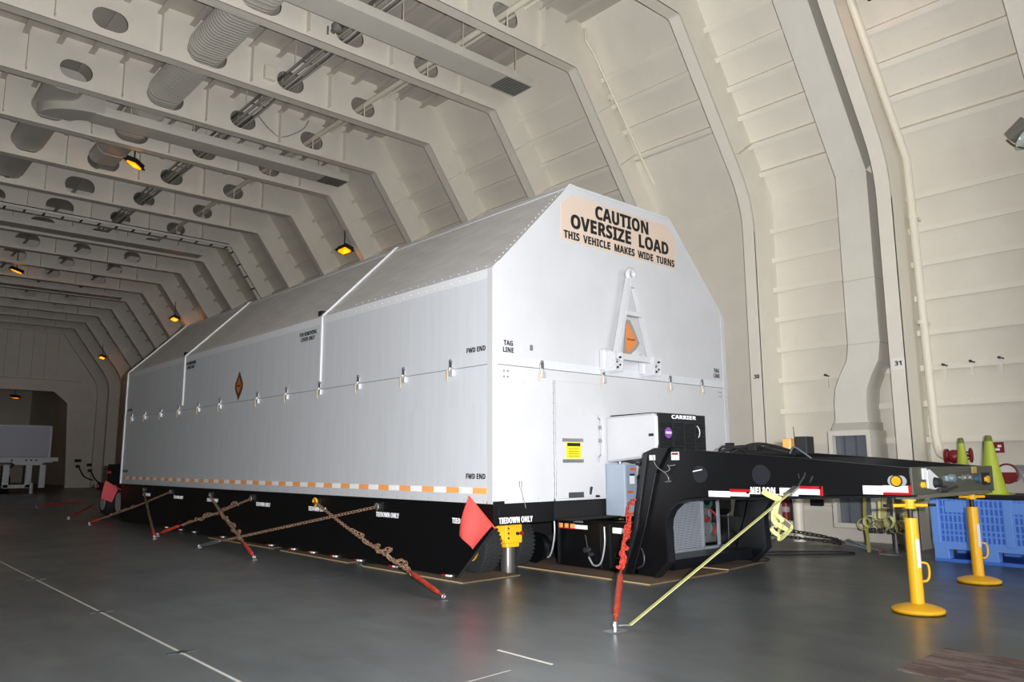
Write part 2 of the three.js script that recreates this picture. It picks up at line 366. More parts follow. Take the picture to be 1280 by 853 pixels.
// aft end: the open stern door that lets daylight in, and an added, unseen ground slab that blocks sky light from below
struct('wall_back', 'cream steel transom around the open stern door', [
  exZ([[16.4, 0], [16.4, 12.4], [-10.6, 12.4], [-10.6, 0], [-5.6, 0], [-5.6, 8.2], [11.4, 8.2], [11.4, 0]], Z_AFT, Z_AFT + 0.3)], cream);
struct('ground_added_slab', 'added grey concrete slab outside the stern door, unseen, blocking sky light from below', bx(-40, 46, -0.5, -0.25, Z_AFT + 0.3, Z_AFT + 70), M(0x8e8c86, { roughness: 0.9 }));
// ---------------------------------------------------------------- white transport container
const K = { x0: 6.84, x1: 12.59, zc: -8.0, zb: -24.83, yb: 1.055, ys: 2.95, yf: 4.31, yr: 5.93, a: 1.6 };
const CC = (K.x0 + K.x1) / 2;
const box = thing('transport_container', 'huge white hexagonal transport container with an oversize load sign on its end', 'container', [CC, K.yb, (K.zc + K.zb) / 2]);
{
  const { x0, x1, zc, zb, yb, ys, yf, yr, a } = K, t = 0.035, seams = [zc, -12.88, -20.02, zb];
  // lower body
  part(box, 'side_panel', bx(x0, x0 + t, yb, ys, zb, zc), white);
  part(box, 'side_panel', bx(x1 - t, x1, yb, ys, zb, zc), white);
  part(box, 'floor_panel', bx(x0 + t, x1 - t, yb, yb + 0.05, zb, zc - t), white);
  part(box, 'end_panel', bx(x0 + t, x1 - t, yb, ys, zb, zb + t), whiteFrontDim);
  part(box, 'end_panel', bx(x0 + t, x1 - t, yb, ys, zc - t, zc), whiteFrontDim);
  // removable cover in three lengths
  for (let k = 0; k < 3; k++) {
    const zA = seams[k + 1] + (k < 2 ? 0.006 : 0), zB = seams[k] - (k ? 0.006 : 0);
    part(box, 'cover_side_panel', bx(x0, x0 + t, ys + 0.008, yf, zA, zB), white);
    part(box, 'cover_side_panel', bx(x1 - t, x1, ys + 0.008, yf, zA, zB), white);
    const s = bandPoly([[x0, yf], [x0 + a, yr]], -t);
    part(box, 'roof_slope_panel', exZ(s, zA, zB), roofWhiteLit);
    part(box, 'roof_slope_panel', exZ(s.map(p => [2 * CC - p[0], p[1]]), zA, zB), roofWhiteLit);
    part(box, 'roof_panel', bx(x0 + a, x1 - a, yr - t, yr, zA, zB), roofWhiteLit);
  }
  const hexE = [[x0 + t, ys + 0.008], [x0 + t, yf], [x0 + a, yr - 0.01], [x1 - a, yr - 0.01], [x1 - t, yf], [x1 - t, ys + 0.008]];
  part(box, 'cover_end_panel', exZ(hexE, zc - t, zc), whiteFrontDim);
  part(box, 'cover_end_panel', exZ(hexE, zb, zb + t), whiteFrontDim);
  // angle trims over seams and edges
  for (const z of [-12.88, -20.02, zb + 0.03]) {
    part(box, 'seam_trim', [bx(x0 - 0.035, x0, z < -24 ? yb : ys + 0.12, yf, z - 0.03, z + 0.03), exZ(bandPoly([[x0 - 0.002, yf], [x0 + a, yr]], 0.035), z - 0.03, z + 0.03), bx(x0 + a, x1 - a, yr, yr + 0.03, z - 0.03, z + 0.03)], trimWhite);
    if (z > -24) part(box, 'lifting_lug', [bx(x0 + 0.02, x0 + 0.14, yf + 0.05, yf + 0.14, z - 0.22, z - 0.09)], dark);
  }
  part(box, 'eave_trim', [bx(x0 - 0.008, x0, yf - 0.13, yf, zb, zc), exZ(bandPoly([[x0, yf], [x0 + 0.12, yf + 0.1215]], 0.008), zb, zc)], trimWhite);
  part(box, 'ridge_trim', exZ(bandPoly([[x0 + a - 0.1, yr - 0.1], [x0 + a, yr], [x0 + a + 0.12, yr]], 0.008), zb, zc), trimWhite);
  const endEdge = [[x0, yf], [x0 + a, yr], [x1 - a, yr], [x1, yf]];
  part(box, 'end_edge_trim', exZ(bandPoly(endEdge, -0.05), zc, zc + 0.006), whiteFrontDim);
  part(box, 'corner_post', [bx(x0 - 0.011, x0 + 0.09, yb, yf - 0.002, zc + 0.001, zc + 0.009), bx(x0 - 0.011, x0 - 0.001, yb, yf - 0.002, zc - 0.1, zc + 0.001)], whiteFrontDim);
  part(box, 'corner_post', bx(x1 - 0.1, x1 + 0.006, yb, yf, zc - 0.004, zc + 0.009), whiteFrontDim);
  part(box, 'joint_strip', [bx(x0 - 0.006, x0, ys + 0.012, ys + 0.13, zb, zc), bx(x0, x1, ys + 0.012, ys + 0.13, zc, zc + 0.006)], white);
  // rivets along the eave, the ends and the lower edge: far too many to count
  const rv = [], dot = new THREE.SphereGeometry(0.01, 5, 3).toNonIndexed();
  for (let z = zc - 0.1; z > zb; z -= 0.21) { rv.push(dot.clone().translate(x0 - 0.008, yf - 0.07, z)); rv.push(dot.clone().translate(x0 + 0.055, yf + 0.068, z - 0.1)); rv.push(dot.clone().translate(x0 + a + 0.03, yr + 0.008, z)); }
  for (let k = 0; k < 22; k++) rv.push(dot.clone().translate(x0 + 0.06 + a * k / 22, yf + 0.066 + (yr - yf) * k / 22, zc - 0.09));
  const rvm = part(box, 'rivets', rv, trimWhite); rvm.userData.kind = 'stuff';
  const rv2 = [], dot2 = new THREE.SphereGeometry(0.008, 5, 3).toNonIndexed();
  for (let z = zc - 0.2; z > zb; z -= 0.42) rv2.push(dot2.clone().translate(x0 - 0.002, yb + 0.04, z));
  for (let x = x0 + 0.25; x < 8; x += 0.3) rv2.push(dot2.clone().translate(x, yb + 0.05, zc));
  const rvm2 = part(box, 'bolts', rv2, galv); rvm2.userData.kind = 'stuff';
  // reflective strip: alternating pieces
  const gs = fin(bx(-0.003, 0.003, -0.04, 0.04, -0.15, 0.15));
  for (let k = 0; k < 55; k++) piece(box, 'reflector_strip', gs, k % 2 ? tapeWhite : tapeOrange, x0 - 0.004, 1.225, zc - 0.27 - 0.3 * k);
  // latches on side and end
  const mk = () => {
    const g = new THREE.Group(); g.name = 'latch';
    const add = (n, geo, m) => { const q = new THREE.Mesh(fin(geo), m); q.name = n; q.castShadow = q.receiveShadow = true; g.add(q); };
    add('hasp', [rb(-0.03, 0, 0.02, 0.11, -0.045, 0.035, 0.008), cyl([-0.025, 0.11, -0.005], [-0.025, 0.15, -0.005], 0.03, 0.02, 10)], steel);
    add('catch', [rb(-0.045, 0, -0.1, 0.0, -0.03, 0.06, 0.008), bx(-0.05, -0.02, -0.02, 0.03, -0.025, -0.01)], M(0xd8d9da, { roughness: 0.3, metalness: 0.5 }));
    add('lever', [bar([-0.05, 0.0, -0.06], [-0.035, -0.16, -0.075], 0.028, 0.014, [1, 0, 0])], M(0xc9b896, { roughness: 0.6 }));
    return g;
  };
  const latch0 = mk();
  for (const z of [-8.91, -10.13, -11.5, -12.86, -14.2, -15.54, -17.55, -18.88, -20.24, -21.59, -22.93, -24.1]) { const l = latch0.clone(); l.position.set(x0 - CC, ys - K.yb, z - (zc + zb) / 2); box.add(l); }
  for (const x of [7.77, 9.11, 10.84, 11.78]) { const l = latch0.clone(); l.rotation.y = Math.PI / 2; l.position.set(x - CC, ys - 0.03 - K.yb, zc - (zc + zb) / 2); box.add(l); }
  // personnel door in the end wall
  const dr = part(box, 'door', rb(8.02, 9.1, yb + 0.03, 2.8, zc, zc + 0.025, 0.006), whiteFrontDim);
  part(dr, 'hinge_strip', [cyl([8.01, yb + 0.05, zc + 0.025], [8.01, 2.8, zc + 0.025], 0.012, 0.012, 8), ...Array.from({ length: 12 }, (_, k) => cyl([8.01, 1.15 + k * 0.145, zc + 0.02], [8.01, 1.165 + k * 0.145, zc + 0.02], 0.02, 0.02, 8))], galv);
  part(dr, 'lock_rod', [...pipe([[8.92, 2.34, zc + 0.06], [8.92, 2.28, zc + 0.06], [8.965, 2.24, zc + 0.06], [8.965, 1.72, zc + 0.06], [8.92, 1.68, zc + 0.06], [8.92, 1.6, zc + 0.06]], 0.009, 6), bx(8.95, 8.985, 1.9, 1.96, zc + 0.02, zc + 0.07), bx(8.95, 8.985, 2.1, 2.16, zc + 0.02, zc + 0.07)], galv);
  part(dr, 'warning_label', [bx(8.24, 8.56, 1.66, 1.9, zc + 0.025, zc + 0.029)], M(0xf2de1d, { roughness: 0.5 }));
  part(dr, 'label_header', [bx(8.26, 8.54, 1.84, 1.89, zc + 0.028, zc + 0.031)], letterBlack);
  part(dr, 'label_print', [...[1.8, 1.765, 1.73, 1.695].map(y => bx(8.29, 8.51, y - 0.006, y + 0.006, zc + 0.028, zc + 0.031))], M(0x8f8320));
  for (const y of [1.905, 1.6]) part(dr, 'label_holder', bx(8.16, 8.6, y, y + 0.05, zc + 0.024, zc + 0.04), galv);
  part(dr, 'name_plate', [bx(8.28, 8.6, 1.09, 1.17, zc + 0.025, zc + 0.032)], M(0x55585b, { metalness: 0.4, roughness: 0.4 }));
  part(dr, 'door_stop', [cyl([8.75, 1.13, zc + 0.02], [8.75, 1.24, zc + 0.05], 0.02, 0.02, 8), cyl([8.88, 1.1, zc + 0.02], [8.88, 1.1, zc + 0.09], 0.02, 0.015, 8)], dark);
  stuffPart(box, 'bolts', [...[[-1, -1], [1, -1], [-1, 1], [1, 1]].map(([i, j]) => cyl([7.08 + 0.035 * i, 2.83 + 0.04 * j, zc], [7.08 + 0.035 * i, 2.83 + 0.04 * j, zc + 0.01], 0.014, 0.014, 6))], galv);
  stuffPart(box, 'bolts', [...[[-1, -1], [1, -1], [-1, 1], [1, 1]].map(([i, j]) => cyl([12.35 + 0.035 * i, 2.83 + 0.04 * j, zc], [12.35 + 0.035 * i, 2.83 + 0.04 * j, zc + 0.01], 0.014, 0.014, 6))], galv);
  part(box, 'pin_lanyard', [cyl([7.33, 1.35, zc + 0.02], [7.33, 1.27, zc + 0.02], 0.02, 0.02, 8), ...pipe([[7.33, 1.27, zc + 0.02], [7.42, 0.98, zc + 0.03]], 0.005, 5)], galv);
  // big sign
  const sg = part(box, 'oversize_sign', exZ([[8.22, 5.0], [11.14, 5.0], [11.14, 5.55], [10.92, 5.76], [8.47, 5.76], [8.22, 5.55]], zc, zc + 0.006), M(0xcfbcaa, { roughness: 0.5 }), 'peach coloured sign with black lettering');
  const put = (p, str, h, sx, x, y, z, m, bold) => { const g = lettering(str, h, sx, bold); g.translate(x, y, z); return part(p, 'lettering', g, m); };
  put(sg, 'CAUTION', 0.215, 1.37, 9.7, 5.6, zc + 0.006, letterBlack, 0.03);
  put(sg, 'OVERSIZE  LOAD', 0.215, 2.5, 9.69, 5.335, zc + 0.006, letterBlack, 0.03);
  put(sg, 'THIS  VEHICLE  MAKES  WIDE  TURNS', 0.12, 2.82, 9.69, 5.095, zc + 0.006, letterBlack, 0.03);
  put(box, 'TAG\nLINE', 0.07, 0.2, 7.13, 3.22, zc + 0.001, letterBlack); put(box, 'TAG\nLINE', 0.07, 0.19, 12.28, 3.22, zc + 0.001, letterBlack);
  part(box, 'vent_plug', [bx(7.54, 7.59, 3.2, 3.28, zc, zc + 0.02)], galv);
  const side = (str, h, y, z, m, w) => { const g = faceNX(lettering(str, h, w)); g.translate(x0 - 0.001, y, z); part(box, 'lettering', g, m); };
  side('FWD END', 0.07, 3.19, -8.36, letterBlack, 0.42); side('FWD END', 0.07, 1.42, -8.36, letterBlack, 0.42);
  side('FOR REMOVING\nCOVER ONLY', 0.075, 4.02, -13.44, letterBlack, 0.68); side('FOR REMOVING\nCOVER ONLY', 0.075, 4.06, -19.62, letterBlack, 0.66);
  side('AFT END', 0.07, 3.19, -24.45, letterBlack, 0.42); side('AFT END', 0.07, 1.42, -24.45, letterBlack, 0.42);
  // orange hazard placards
  const pl = part(box, 'hazard_placard', exX([[-16.57, 3.62], [-16.37, 3.36], [-16.37, 3.24], [-16.57, 2.98], [-16.77, 3.24], [-16.77, 3.36]], x0 - 0.012, x0, undefined, 0.003), M(0x4a3a2c, { roughness: 0.5 }), 'orange diamond hazard placard in a dark holder');
  part(pl, 'placard_face', exX([[-16.57, 3.5], [-16.43, 3.3], [-16.57, 3.1], [-16.71, 3.3]], x0 - 0.016, x0 - 0.011), M(0xb9662a, { roughness: 0.5 }));
  { const g = faceNX(lettering('EXPLOSIVE', 0.034, 0.22)); g.translate(x0 - 0.015, 3.3, -16.57); part(pl, 'lettering', g, letterBlack); }
  { const g = faceNX(lettering('1', 0.06)); g.translate(x0 - 0.015, 3.13, -16.57); part(pl, 'lettering', g, letterBlack); }
  const zp = -7.86;
  const pf = part(box, 'hazard_placard', exZ([[9.58, 3.28], [9.8, 3.42], [9.88, 3.52], [9.8, 3.66], [9.66, 3.88], [9.56, 3.88], [9.48, 3.32]], zp - 0.01, zp), M(0x8d867c, { roughness: 0.5 }), 'orange diamond hazard placard behind the white tow frame');
  part(pf, 'placard_face', exZ([[9.6, 3.82], [9.81, 3.53], [9.6, 3.34], [9.54, 3.38], [9.55, 3.8]], zp, zp + 0.005), M(0xcf7c42, { roughness: 0.5 }));
  { const g = lettering('EXPLOSIVE', 0.03, 0.2); g.translate(9.66, 3.56, zp + 0.005); part(pf, 'lettering', g, M(0x7a3d12)); }
  // white A shaped tow frame on the end
  const zf = -7.8;
  const leg = (x, nm) => part(box, nm, [bar([9.63 + (x > 9.6 ? 0.05 : -0.05), 4.55, zf], [x, 3.2, zf], 0.085, 0.09, [0, 0, 1])], whiteFrontDim);
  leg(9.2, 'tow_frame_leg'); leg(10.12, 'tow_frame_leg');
  part(box, 'tow_frame_eye', [new THREE.TorusGeometry(0.08, 0.045, 8, 16).translate(9.63, 4.62, zf), bx(9.57, 9.72, 4.4, 4.56, zf - 0.05, zf + 0.05)], whiteFrontDim);
  part(box, 'tow_frame_bar', [rb(9.42, 9.86, 3.93, 4.01, zf - 0.05, zf + 0.05, 0.01)], whiteFrontDim);
  part(box, 'tow_frame_bar', [rb(9.2, 10.14, 3.2, 3.3, zf - 0.05, zf + 0.05, 0.01)], whiteFrontDim);
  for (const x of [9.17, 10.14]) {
    const f = part(box, 'tow_frame_foot', [rb(x - 0.14, x + 0.14, 3.02, 3.36, zc, zc + 0.12, 0.03), cyl([x - 0.12, 3.12, zf + 0.02], [x + 0.12, 3.12, zf + 0.02], 0.07, 0.07, 14), bx(x - 0.1, x - 0.07, 3.0, 3.3, zc, zf + 0.1), bx(x + 0.07, x + 0.1, 3.0, 3.3, zc, zf + 0.1)], whiteFrontDim);
    stuffPart(f, 'bolts', [[-0.05, 0.02], [0.04, 0.1], [0.03, -0.02], [-0.03, -0.06]].map(([a2, b2]) => cyl([x + a2, 3.12 + b2, zf + 0.07], [x + a2, 3.12 + b2, zf + 0.1], 0.017, 0.017, 6)), dark);
  }
}
// refrigeration unit on the end wall
{
  const r = thing('refrigeration_unit', 'white refrigeration unit with a black louvred grille on the container end', 'cooling unit', [9.8, 1.6, -7.5]);
  part(r, 'housing', exX([[-8.0, 1.6], [-7.35, 1.66], [-7.08, 1.76], [-7.02, 1.86], [-7.02, 2.27], [-7.1, 2.32], [-8.0, 2.3]], 9.16, 10.36, undefined, 0.03), whiteFrontDim);
  part(r, 'lid', exX([[-7.95, 2.3], [-7.12, 2.32], [-7.12, 2.335], [-7.95, 2.325]], 9.22, 10.3), blackMatte);
  const g = part(r, 'grille', [bx(9.19, 10.35, 1.72, 2.315, -7.03, -6.99)], M(0x15181b, { roughness: 0.6 }));
  for (let k = 0; k < 9; k++) part(g, 'slat', bar([9.22, 1.78 + 0.051 * k, -6.985], [10.32, 1.78 + 0.051 * k, -6.985], 0.03, 0.012, [0, 0.7, 0.7]), M(0x1d2023, { roughness: 0.5 }));
  for (const x of [9.5, 9.78, 10.06]) part(g, 'mullion', bx(x - 0.008, x + 0.008, 1.74, 2.24, -6.99, -6.965), dark);
  { const t = lettering('CARRIER', 0.055, 0.62, 0.02); t.translate(9.8, 2.272, -6.99); part(g, 'lettering', t, letterWhite); }
  const st = part(g, 'round_sticker', cyl([9.37, 2.03, -6.975], [9.37, 2.03, -6.965], 0.08, 0.08, 24), M(0x7d4a9c, { roughness: 0.5 }), 'round purple sticker');
  part(st, 'sticker_band', bx(9.3, 9.44, 2.015, 2.05, -6.966, -6.962), M(0xcdbfe0));
  part(g, 'handle', tube([[10.1, 2.15, -6.97], [10.125, 2.1, -6.95], [10.135, 2.03, -6.95], [10.13, 1.97, -6.97]], 0.012, 8, 6), steel);
  part(r, 'side_latch', bx(9.145, 9.165, 1.98, 2.02, -7.16, -7.08), dark);
  part(r, 'cable_loop', [tube([[9.35, 1.62, -7.7], [9.45, 1.55, -7.5], [9.55, 1.56, -7.3], [9.6, 1.65, -7.2]], 0.014, 14, 6), tube([[9.3, 1.62, -7.75], [9.45, 1.58, -7.55], [9.6, 1.6, -7.3]], 0.012, 14, 6)], dark);
}
{
  const e = thing('electrical_cabinet', 'blue grey electrical cabinet with orange warning labels under the refrigeration unit', 'cabinet', [9.3, 0.78, -7.8]);
  const greyM = M(0x97a3b0, { roughness: 0.4 });
  part(e, 'cabinet_body', rb(9.12, 9.4, 0.8, 1.58, -8.0, -7.62, 0.012), greyM);
  part(e, 'cabinet_door', rb(9.13, 9.39, 0.82, 1.56, -7.62, -7.6, 0.006), M(0x8996a5, { roughness: 0.4 }));
  for (const [x, y] of [[9.3, 1.5], [9.22, 1.16], [9.3, 0.98], [9.25, 0.84]]) part(e, 'warning_label', bx(x - 0.07, x + 0.07, y - 0.016, y + 0.016, -7.6, -7.596), M(0xc8572b));
  part(e, 'paper_label', bx(9.22, 9.33, 1.28, 1.4, -7.6, -7.596), M(0xe3e6e8)); part(e, 'label_header', bx(9.22, 9.33, 1.4, 1.43, -7.6, -7.595), dark);
  part(e, 'switch_lever', [cyl([9.4, 1.3, -7.7], [9.54, 1.4, -7.66], 0.025, 0.02, 8), cyl([9.4, 1.2, -7.72], [9.43, 1.2, -7.72], 0.09, 0.09, 14)], dark);
  part(e, 'conduit', pipe([[9.3, 1.56, -7.85], [9.3, 1.66, -7.85]], 0.03), galv);
}

// ---------------------------------------------------------------- black trailer with gooseneck
const GX = 8.87, GX2 = 11.5;
const tr = thing('trailer', 'black gooseneck lowbed trailer carrying the white container', 'trailer', [CC, 0, -15]);
{
  const x0 = K.x0, x1 = K.x1;
  const skirt = [[-8.02, 1.05], [-24.8, 1.05], [-24.6, 0.03], [-8.78, 0.03], [-8.02, 0.72]];
  part(tr, 'skirt', exX(skirt, x0 + 0.005, x0 + 0.05, undefined, 0.004), blackPaint); part(tr, 'skirt', exX(skirt, x1 - 0.05, x1 - 0.005, undefined, 0.004), blackPaint);
  part(tr, 'skirt_lip', [bar([x0 + 0.02, 0.03, -8.78], [x0 + 0.02, 0.72, -8.02], 0.05, 0.02, [1, 0, 0])], M(0x2b2d31, { roughness: 0.4 }));
  part(tr, 'deck', bx(x0 + 0.06, x1 - 0.06, 0.78, 1.04, -24.75, -8.05), blackMatte);
  part(tr, 'cross_beam', rb(x0 + 0.01, 8.01, 0.77, 1.05, -8.16, -8.01, 0.01), blackPaint);
  part(tr, 'cross_beam', rb(11.42, x1 - 0.01, 0.77, 1.05, -8.16, -8.01, 0.01), blackPaint);
  part(tr, 'corner_cap', [bx(x0 + 0.002, x0 + 0.2, 1.0, 1.09, -8.03, -7.985), bx(x0 - 0.004, x0 + 0.02, 0.72, 1.09, -8.12, -7.99), bx(x0 + 0.12, x0 + 0.16, 0.9, 1.0, -8.02, -7.99)], blackPaint);
  part(tr, 'inner_rail', [bx(8.01, 9.12, 0.8, 1.07, -8.3, -8.2), bx(8.0, 8.03, 0.78, 1.09, -8.2, -8.0), bx(8.05, 9.1, 0.9, 0.93, -8.22, -8.14), bx(8.01, 9.2, 0.79, 0.81, -8.3, -7.7)], blackMatte);
  const TD = [-8.56, -10.56, -12.85, -15.1, -17.75, -19.95, -22.4];
  TD.forEach(z => { const g = faceNX(lettering('TIEDOWN ONLY', 0.075, 0.65, 0.0)); g.translate(x0 + 0.003, 0.8, z); part(tr, 'lettering', g, letterWhite); });
  { const g = lettering('TIEDOWN ONLY', 0.08, 0.62, 0.0); g.translate(7.27, 0.83, -8.01); part(tr, 'lettering', g, letterWhite); }
  for (const z of [-10.78, -12.83, -15.55, -17.78, -20.4, -22.5]) part(tr, 'tie_bracket', [bx(x0 - 0.05, x0 + 0.01, 0.88, 0.97, z - 0.1, z - 0.07), bx(x0 - 0.05, x0 + 0.01, 0.88, 0.97, z + 0.03, z + 0.06), bx(x0 - 0.004, x0 + 0.01, 0.85, 0.99, z - 0.13, z + 0.1)], dark);
  // small red and white reflectors along the bottom edge
  for (const z of [-9.0, -10.35, -11.4, -12.2, -13.0, -13.75, -14.7, -16.5, -17.1, -18.8, -19.7, -20.7]) { part(tr, 'reflector', bx(x0 - 0.03, x0 + 0.005, 0.028, 0.05, z - 0.09, z + 0.01), tapeRed); part(tr, 'reflector', bx(x0 - 0.03, x0 + 0.005, 0.028, 0.05, z + 0.01, z + 0.12), tapeWhite); }
  // bottom frame under the deck
  part(tr, 'chassis_frame', [bx(x0 + 0.5, x0 + 0.8, 0.25, 0.78, -24.5, -9.6), bx(x1 - 0.8, x1 - 0.5, 0.25, 0.78, -24.5, -9.6), bx(x0 + 0.5, x1 - 0.5, 0.3, 0.78, -10.2, -9.7)], blackMatte);
  // front wheels
  const wheel = (x, w, z, R = 0.385) => {
    const prof = [[R * 0.55, -w / 2], [R * 0.86, -w / 2], [R * 0.97, -w * 0.42], [R, -w * 0.3], [R, w * 0.3], [R * 0.97, w * 0.42], [R * 0.86, w / 2], [R * 0.55, w / 2]].map(p => new THREE.Vector2(p[0], p[1]));
    const tread = [];
    for (let k = 0; k < 40; k++) for (const s of [-1, 0, 1]) tread.push(new THREE.BoxGeometry(0.014, w * 0.26, 0.036).rotateX(0.3 * s).translate(R + 0.003, s * w * 0.31, 0).rotateY(k * Math.PI / 20 + (s ? 0.08 : 0)));
    const body = [new THREE.LatheGeometry(prof, 36), ...tread].map(g => g.rotateZ(Math.PI / 2).translate(x, R + 0.01, z));
    const t = part(tr, 'tyre', body, rubber);
    part(t, 'wheel_rim', [new THREE.LatheGeometry([[0.03, -w * 0.3], [R * 0.4, -w * 0.28], [R * 0.5, -w * 0.46], [R * 0.57, -w * 0.49], [R * 0.57, w * 0.4], [0.03, w * 0.4]].map(p => new THREE.Vector2(...p)), 28).rotateZ(-Math.PI / 2).translate(x, R + 0.01, z)], yellow);
  };
  wheel(7.45, 0.3, -9.05); wheel(8.3, 0.3, -9.25); wheel(11.13, 0.3, -9.25); wheel(11.98, 0.3, -9.05);
  part(tr, 'axle', cyl([7.3, 0.39, -9.2], [12.1, 0.39, -9.2], 0.07, 0.07, 12), dark);
  // yellow landing leg
  const lg = part(tr, 'landing_leg', [rb(7.72, 8.06, 0.42, 0.8, -9.04, -8.74, 0.02), exZ([[7.55, 0.66], [7.72, 0.46], [7.72, 0.8], [7.62, 0.8]], -8.95, -8.78), rb(7.76, 8.02, 0.36, 0.44, -9.0, -8.76, 0.02)], yellow, 'yellow landing leg housing');
  part(lg, 'leg_ram', cyl([7.89, 0.0, -8.88], [7.89, 0.4, -8.88], 0.115, 0.115, 24), M(0x6d6a66, { metalness: 0.7, roughness: 0.3 }));
  stuffPart(lg, 'pin_holes', [0.5, 0.57, 0.64, 0.71].map(y => cyl([7.78, y, -8.741], [7.78, y, -8.73], 0.014, 0.014, 8)), blackMatte);
  part(lg, 'valve_knob', [cyl([8.03, 0.56, -8.74], [8.03, 0.56, -8.7], 0.03, 0.03, 10)], redPaint); part(lg, 'valve_knob', [cyl([7.95, 0.56, -8.74], [7.95, 0.56, -8.71], 0.025, 0.025, 10)], dark);
  // hub and hoses between leg and lower frame
  part(tr, 'wheel_hub', [cyl([8.55, 0.3, -9.0], [8.72, 0.3, -9.0], 0.24, 0.2, 20), cyl([8.72, 0.3, -9.0], [8.78, 0.3, -9.0], 0.09, 0.07, 14)], blackPaint);
  stuffPart(tr, 'hub_nuts', Array.from({ length: 8 }, (_, k) => cyl([8.7, 0.3 + 0.14 * Math.sin(k * 0.785), -9.0 + 0.14 * Math.cos(k * 0.785)], [8.74, 0.3 + 0.14 * Math.sin(k * 0.785), -9.0 + 0.14 * Math.cos(k * 0.785)], 0.018, 0.014, 6)), steel);
  part(tr, 'hose', tube([[8.72, 0.7, -8.72], [8.72, 0.5, -8.72], [8.72, 0.25, -8.78], [8.72, 0.14, -8.87], [8.72, 0.2, -8.95]], 0.014, 24, 7), M(0xb8bcc0, { metalness: 0.5, roughness: 0.4 }));
  part(tr, 'hose', tube([[8.82, 0.66, -7.78], [8.82, 0.4, -7.78], [8.82, 0.14, -7.86], [8.82, 0.09, -8.0], [8.82, 0.2, -8.1]], 0.014, 24, 7), M(0xb8bcc0, { metalness: 0.5, roughness: 0.4 }));
  // lower gooseneck frame
  part(tr, 'gooseneck_base', [rb(GX, GX + 0.3, 0.03, 0.72, -8.8, -7.2, 0.012), rb(GX2 - 0.3, GX2, 0.03, 0.72, -8.8, -7.2, 0.012), bx(GX + 0.3, GX2 - 0.3, 0.1, 0.6, -8.8, -8.4), bx(GX + 0.3, GX2 - 0.3, 0.1, 0.24, -8.4, -6.8)], blackPaint);
  for (const z of [-8.78, -7.9, -7.72]) part(tr, 'base_rib', bx(GX - 0.03, GX, 0.05, 0.7, z - 0.012, z + 0.012), blackPaint);
  part(tr, 'base_top_plate', bx(GX - 0.03, GX + 0.4, 0.72, 0.74, -8.9, -7.3), blackPaint);
  const tapeZ = (x, z0, z1, y0, y1, m) => part(tr, 'reflective_tape', bx(x - 0.004, x, y0, y1, z0, z1), m);
  [[-8.76, -8.68], [-8.64, -8.56], [-8.52, -8.42]].forEach(([a, b]) => tapeZ(GX, a, b, 0.6, 0.665, tapeOrange));
  tapeZ(GX, -8.42, -8.16, 0.595, 0.655, tapeWhite); tapeZ(GX, -8.8, -8.4, 0.585, 0.6, tapeRed); tapeZ(GX, -7.66, -7.4, 0.575, 0.655, tapeWhite); tapeZ(GX, -7.4, -7.18, 0.57, 0.635, tapeRed);
  part(tr, 'plate_label', bx(GX - 0.005, GX, 0.69, 0.72, -8.45, -8.25), M(0x6d6f70));
  part(tr, 'grab_handle', [tube([[GX, 0.3, -7.6], [GX - 0.05, 0.24, -7.58], [GX - 0.05, 0.24, -7.42], [GX, 0.3, -7.4]], 0.012, 14, 6), tube([[GX - 0.02, 0.4, -7.12], [GX - 0.04, 0.3, -7.06], [GX - 0.04, 0.18, -7.08], [GX - 0.02, 0.12, -7.2]], 0.014, 14, 6)], darkSteel);
  part(tr, 'valve_cluster', [cyl([GX, 0.3, -8.15], [GX - 0.08, 0.3, -8.15], 0.05, 0.04, 10), cyl([GX, 0.24, -8.08], [GX - 0.06, 0.24, -8.08], 0.035, 0.03, 10), ...pipe([[GX - 0.03, 0.33, -8.14], [GX - 0.03, 0.52, -8.18]], 0.006, 5)], darkSteel);
  // gooseneck arms: side plates with a curved throat
  const under = [[-3.41, 1.24], [-5.12, 1.165], [-6.06, 1.13], [-6.29, 1.11], [-6.47, 1.06], [-6.6, 0.96], [-6.67, 0.84], [-6.69, 0.71], [-6.67, 0.26], [-6.91, 0.03]];
  const arm = [[-6.57, 1.79], [-4.83, 1.655], [-3.42, 1.525], ...under, [-7.3, 0.03], [-7.06, 0.69], [-6.84, 1.45]];
  const rear = [[-7.02, 1.73], [-6.82, 1.8], [-6.57, 1.8], [-6.8, 1.45], [-7.02, 0.69], [-7.26, 0.03], [-7.5, 0.03], [-7.25, 0.68]];
  const rib1 = [[-6.98, 1.72], [-6.92, 1.72], [-7.14, 0.68], [-7.4, 0.03], [-7.46, 0.03], [-7.2, 0.68]];
  for (const [xa, xb, so] of [[GX, GX + 0.1, -1], [GX2 - 0.1, GX2, 1]]) {
    const a = part(tr, 'gooseneck_arm', exX(arm, xa, xb, undefined, 0.01), blackPaint);
    part(a, 'arm_rear_flange', exX(rear, so < 0 ? xa - 0.05 : xa, so < 0 ? xb : xb + 0.05, undefined, 0.006), blackPaint);
    part(a, 'arm_rib', exX(rib1, so < 0 ? xa - 0.085 : xb, so < 0 ? xa - 0.045 : xb + 0.085, undefined, 0.005), M(0x1b1d21, { roughness: 0.35 }));
    part(a, 'throat_flange', exX(bandPoly(under, 0.025), xa - 0.025, xb + 0.025), M(0x15171a, { roughness: 0.35 }));
    part(a, 'top_flange', exX(bandPoly([[-3.42, 1.525], [-4.83, 1.655], [-6.57, 1.79]], 0.02), xa - 0.012, xb + 0.012), blackPaint);
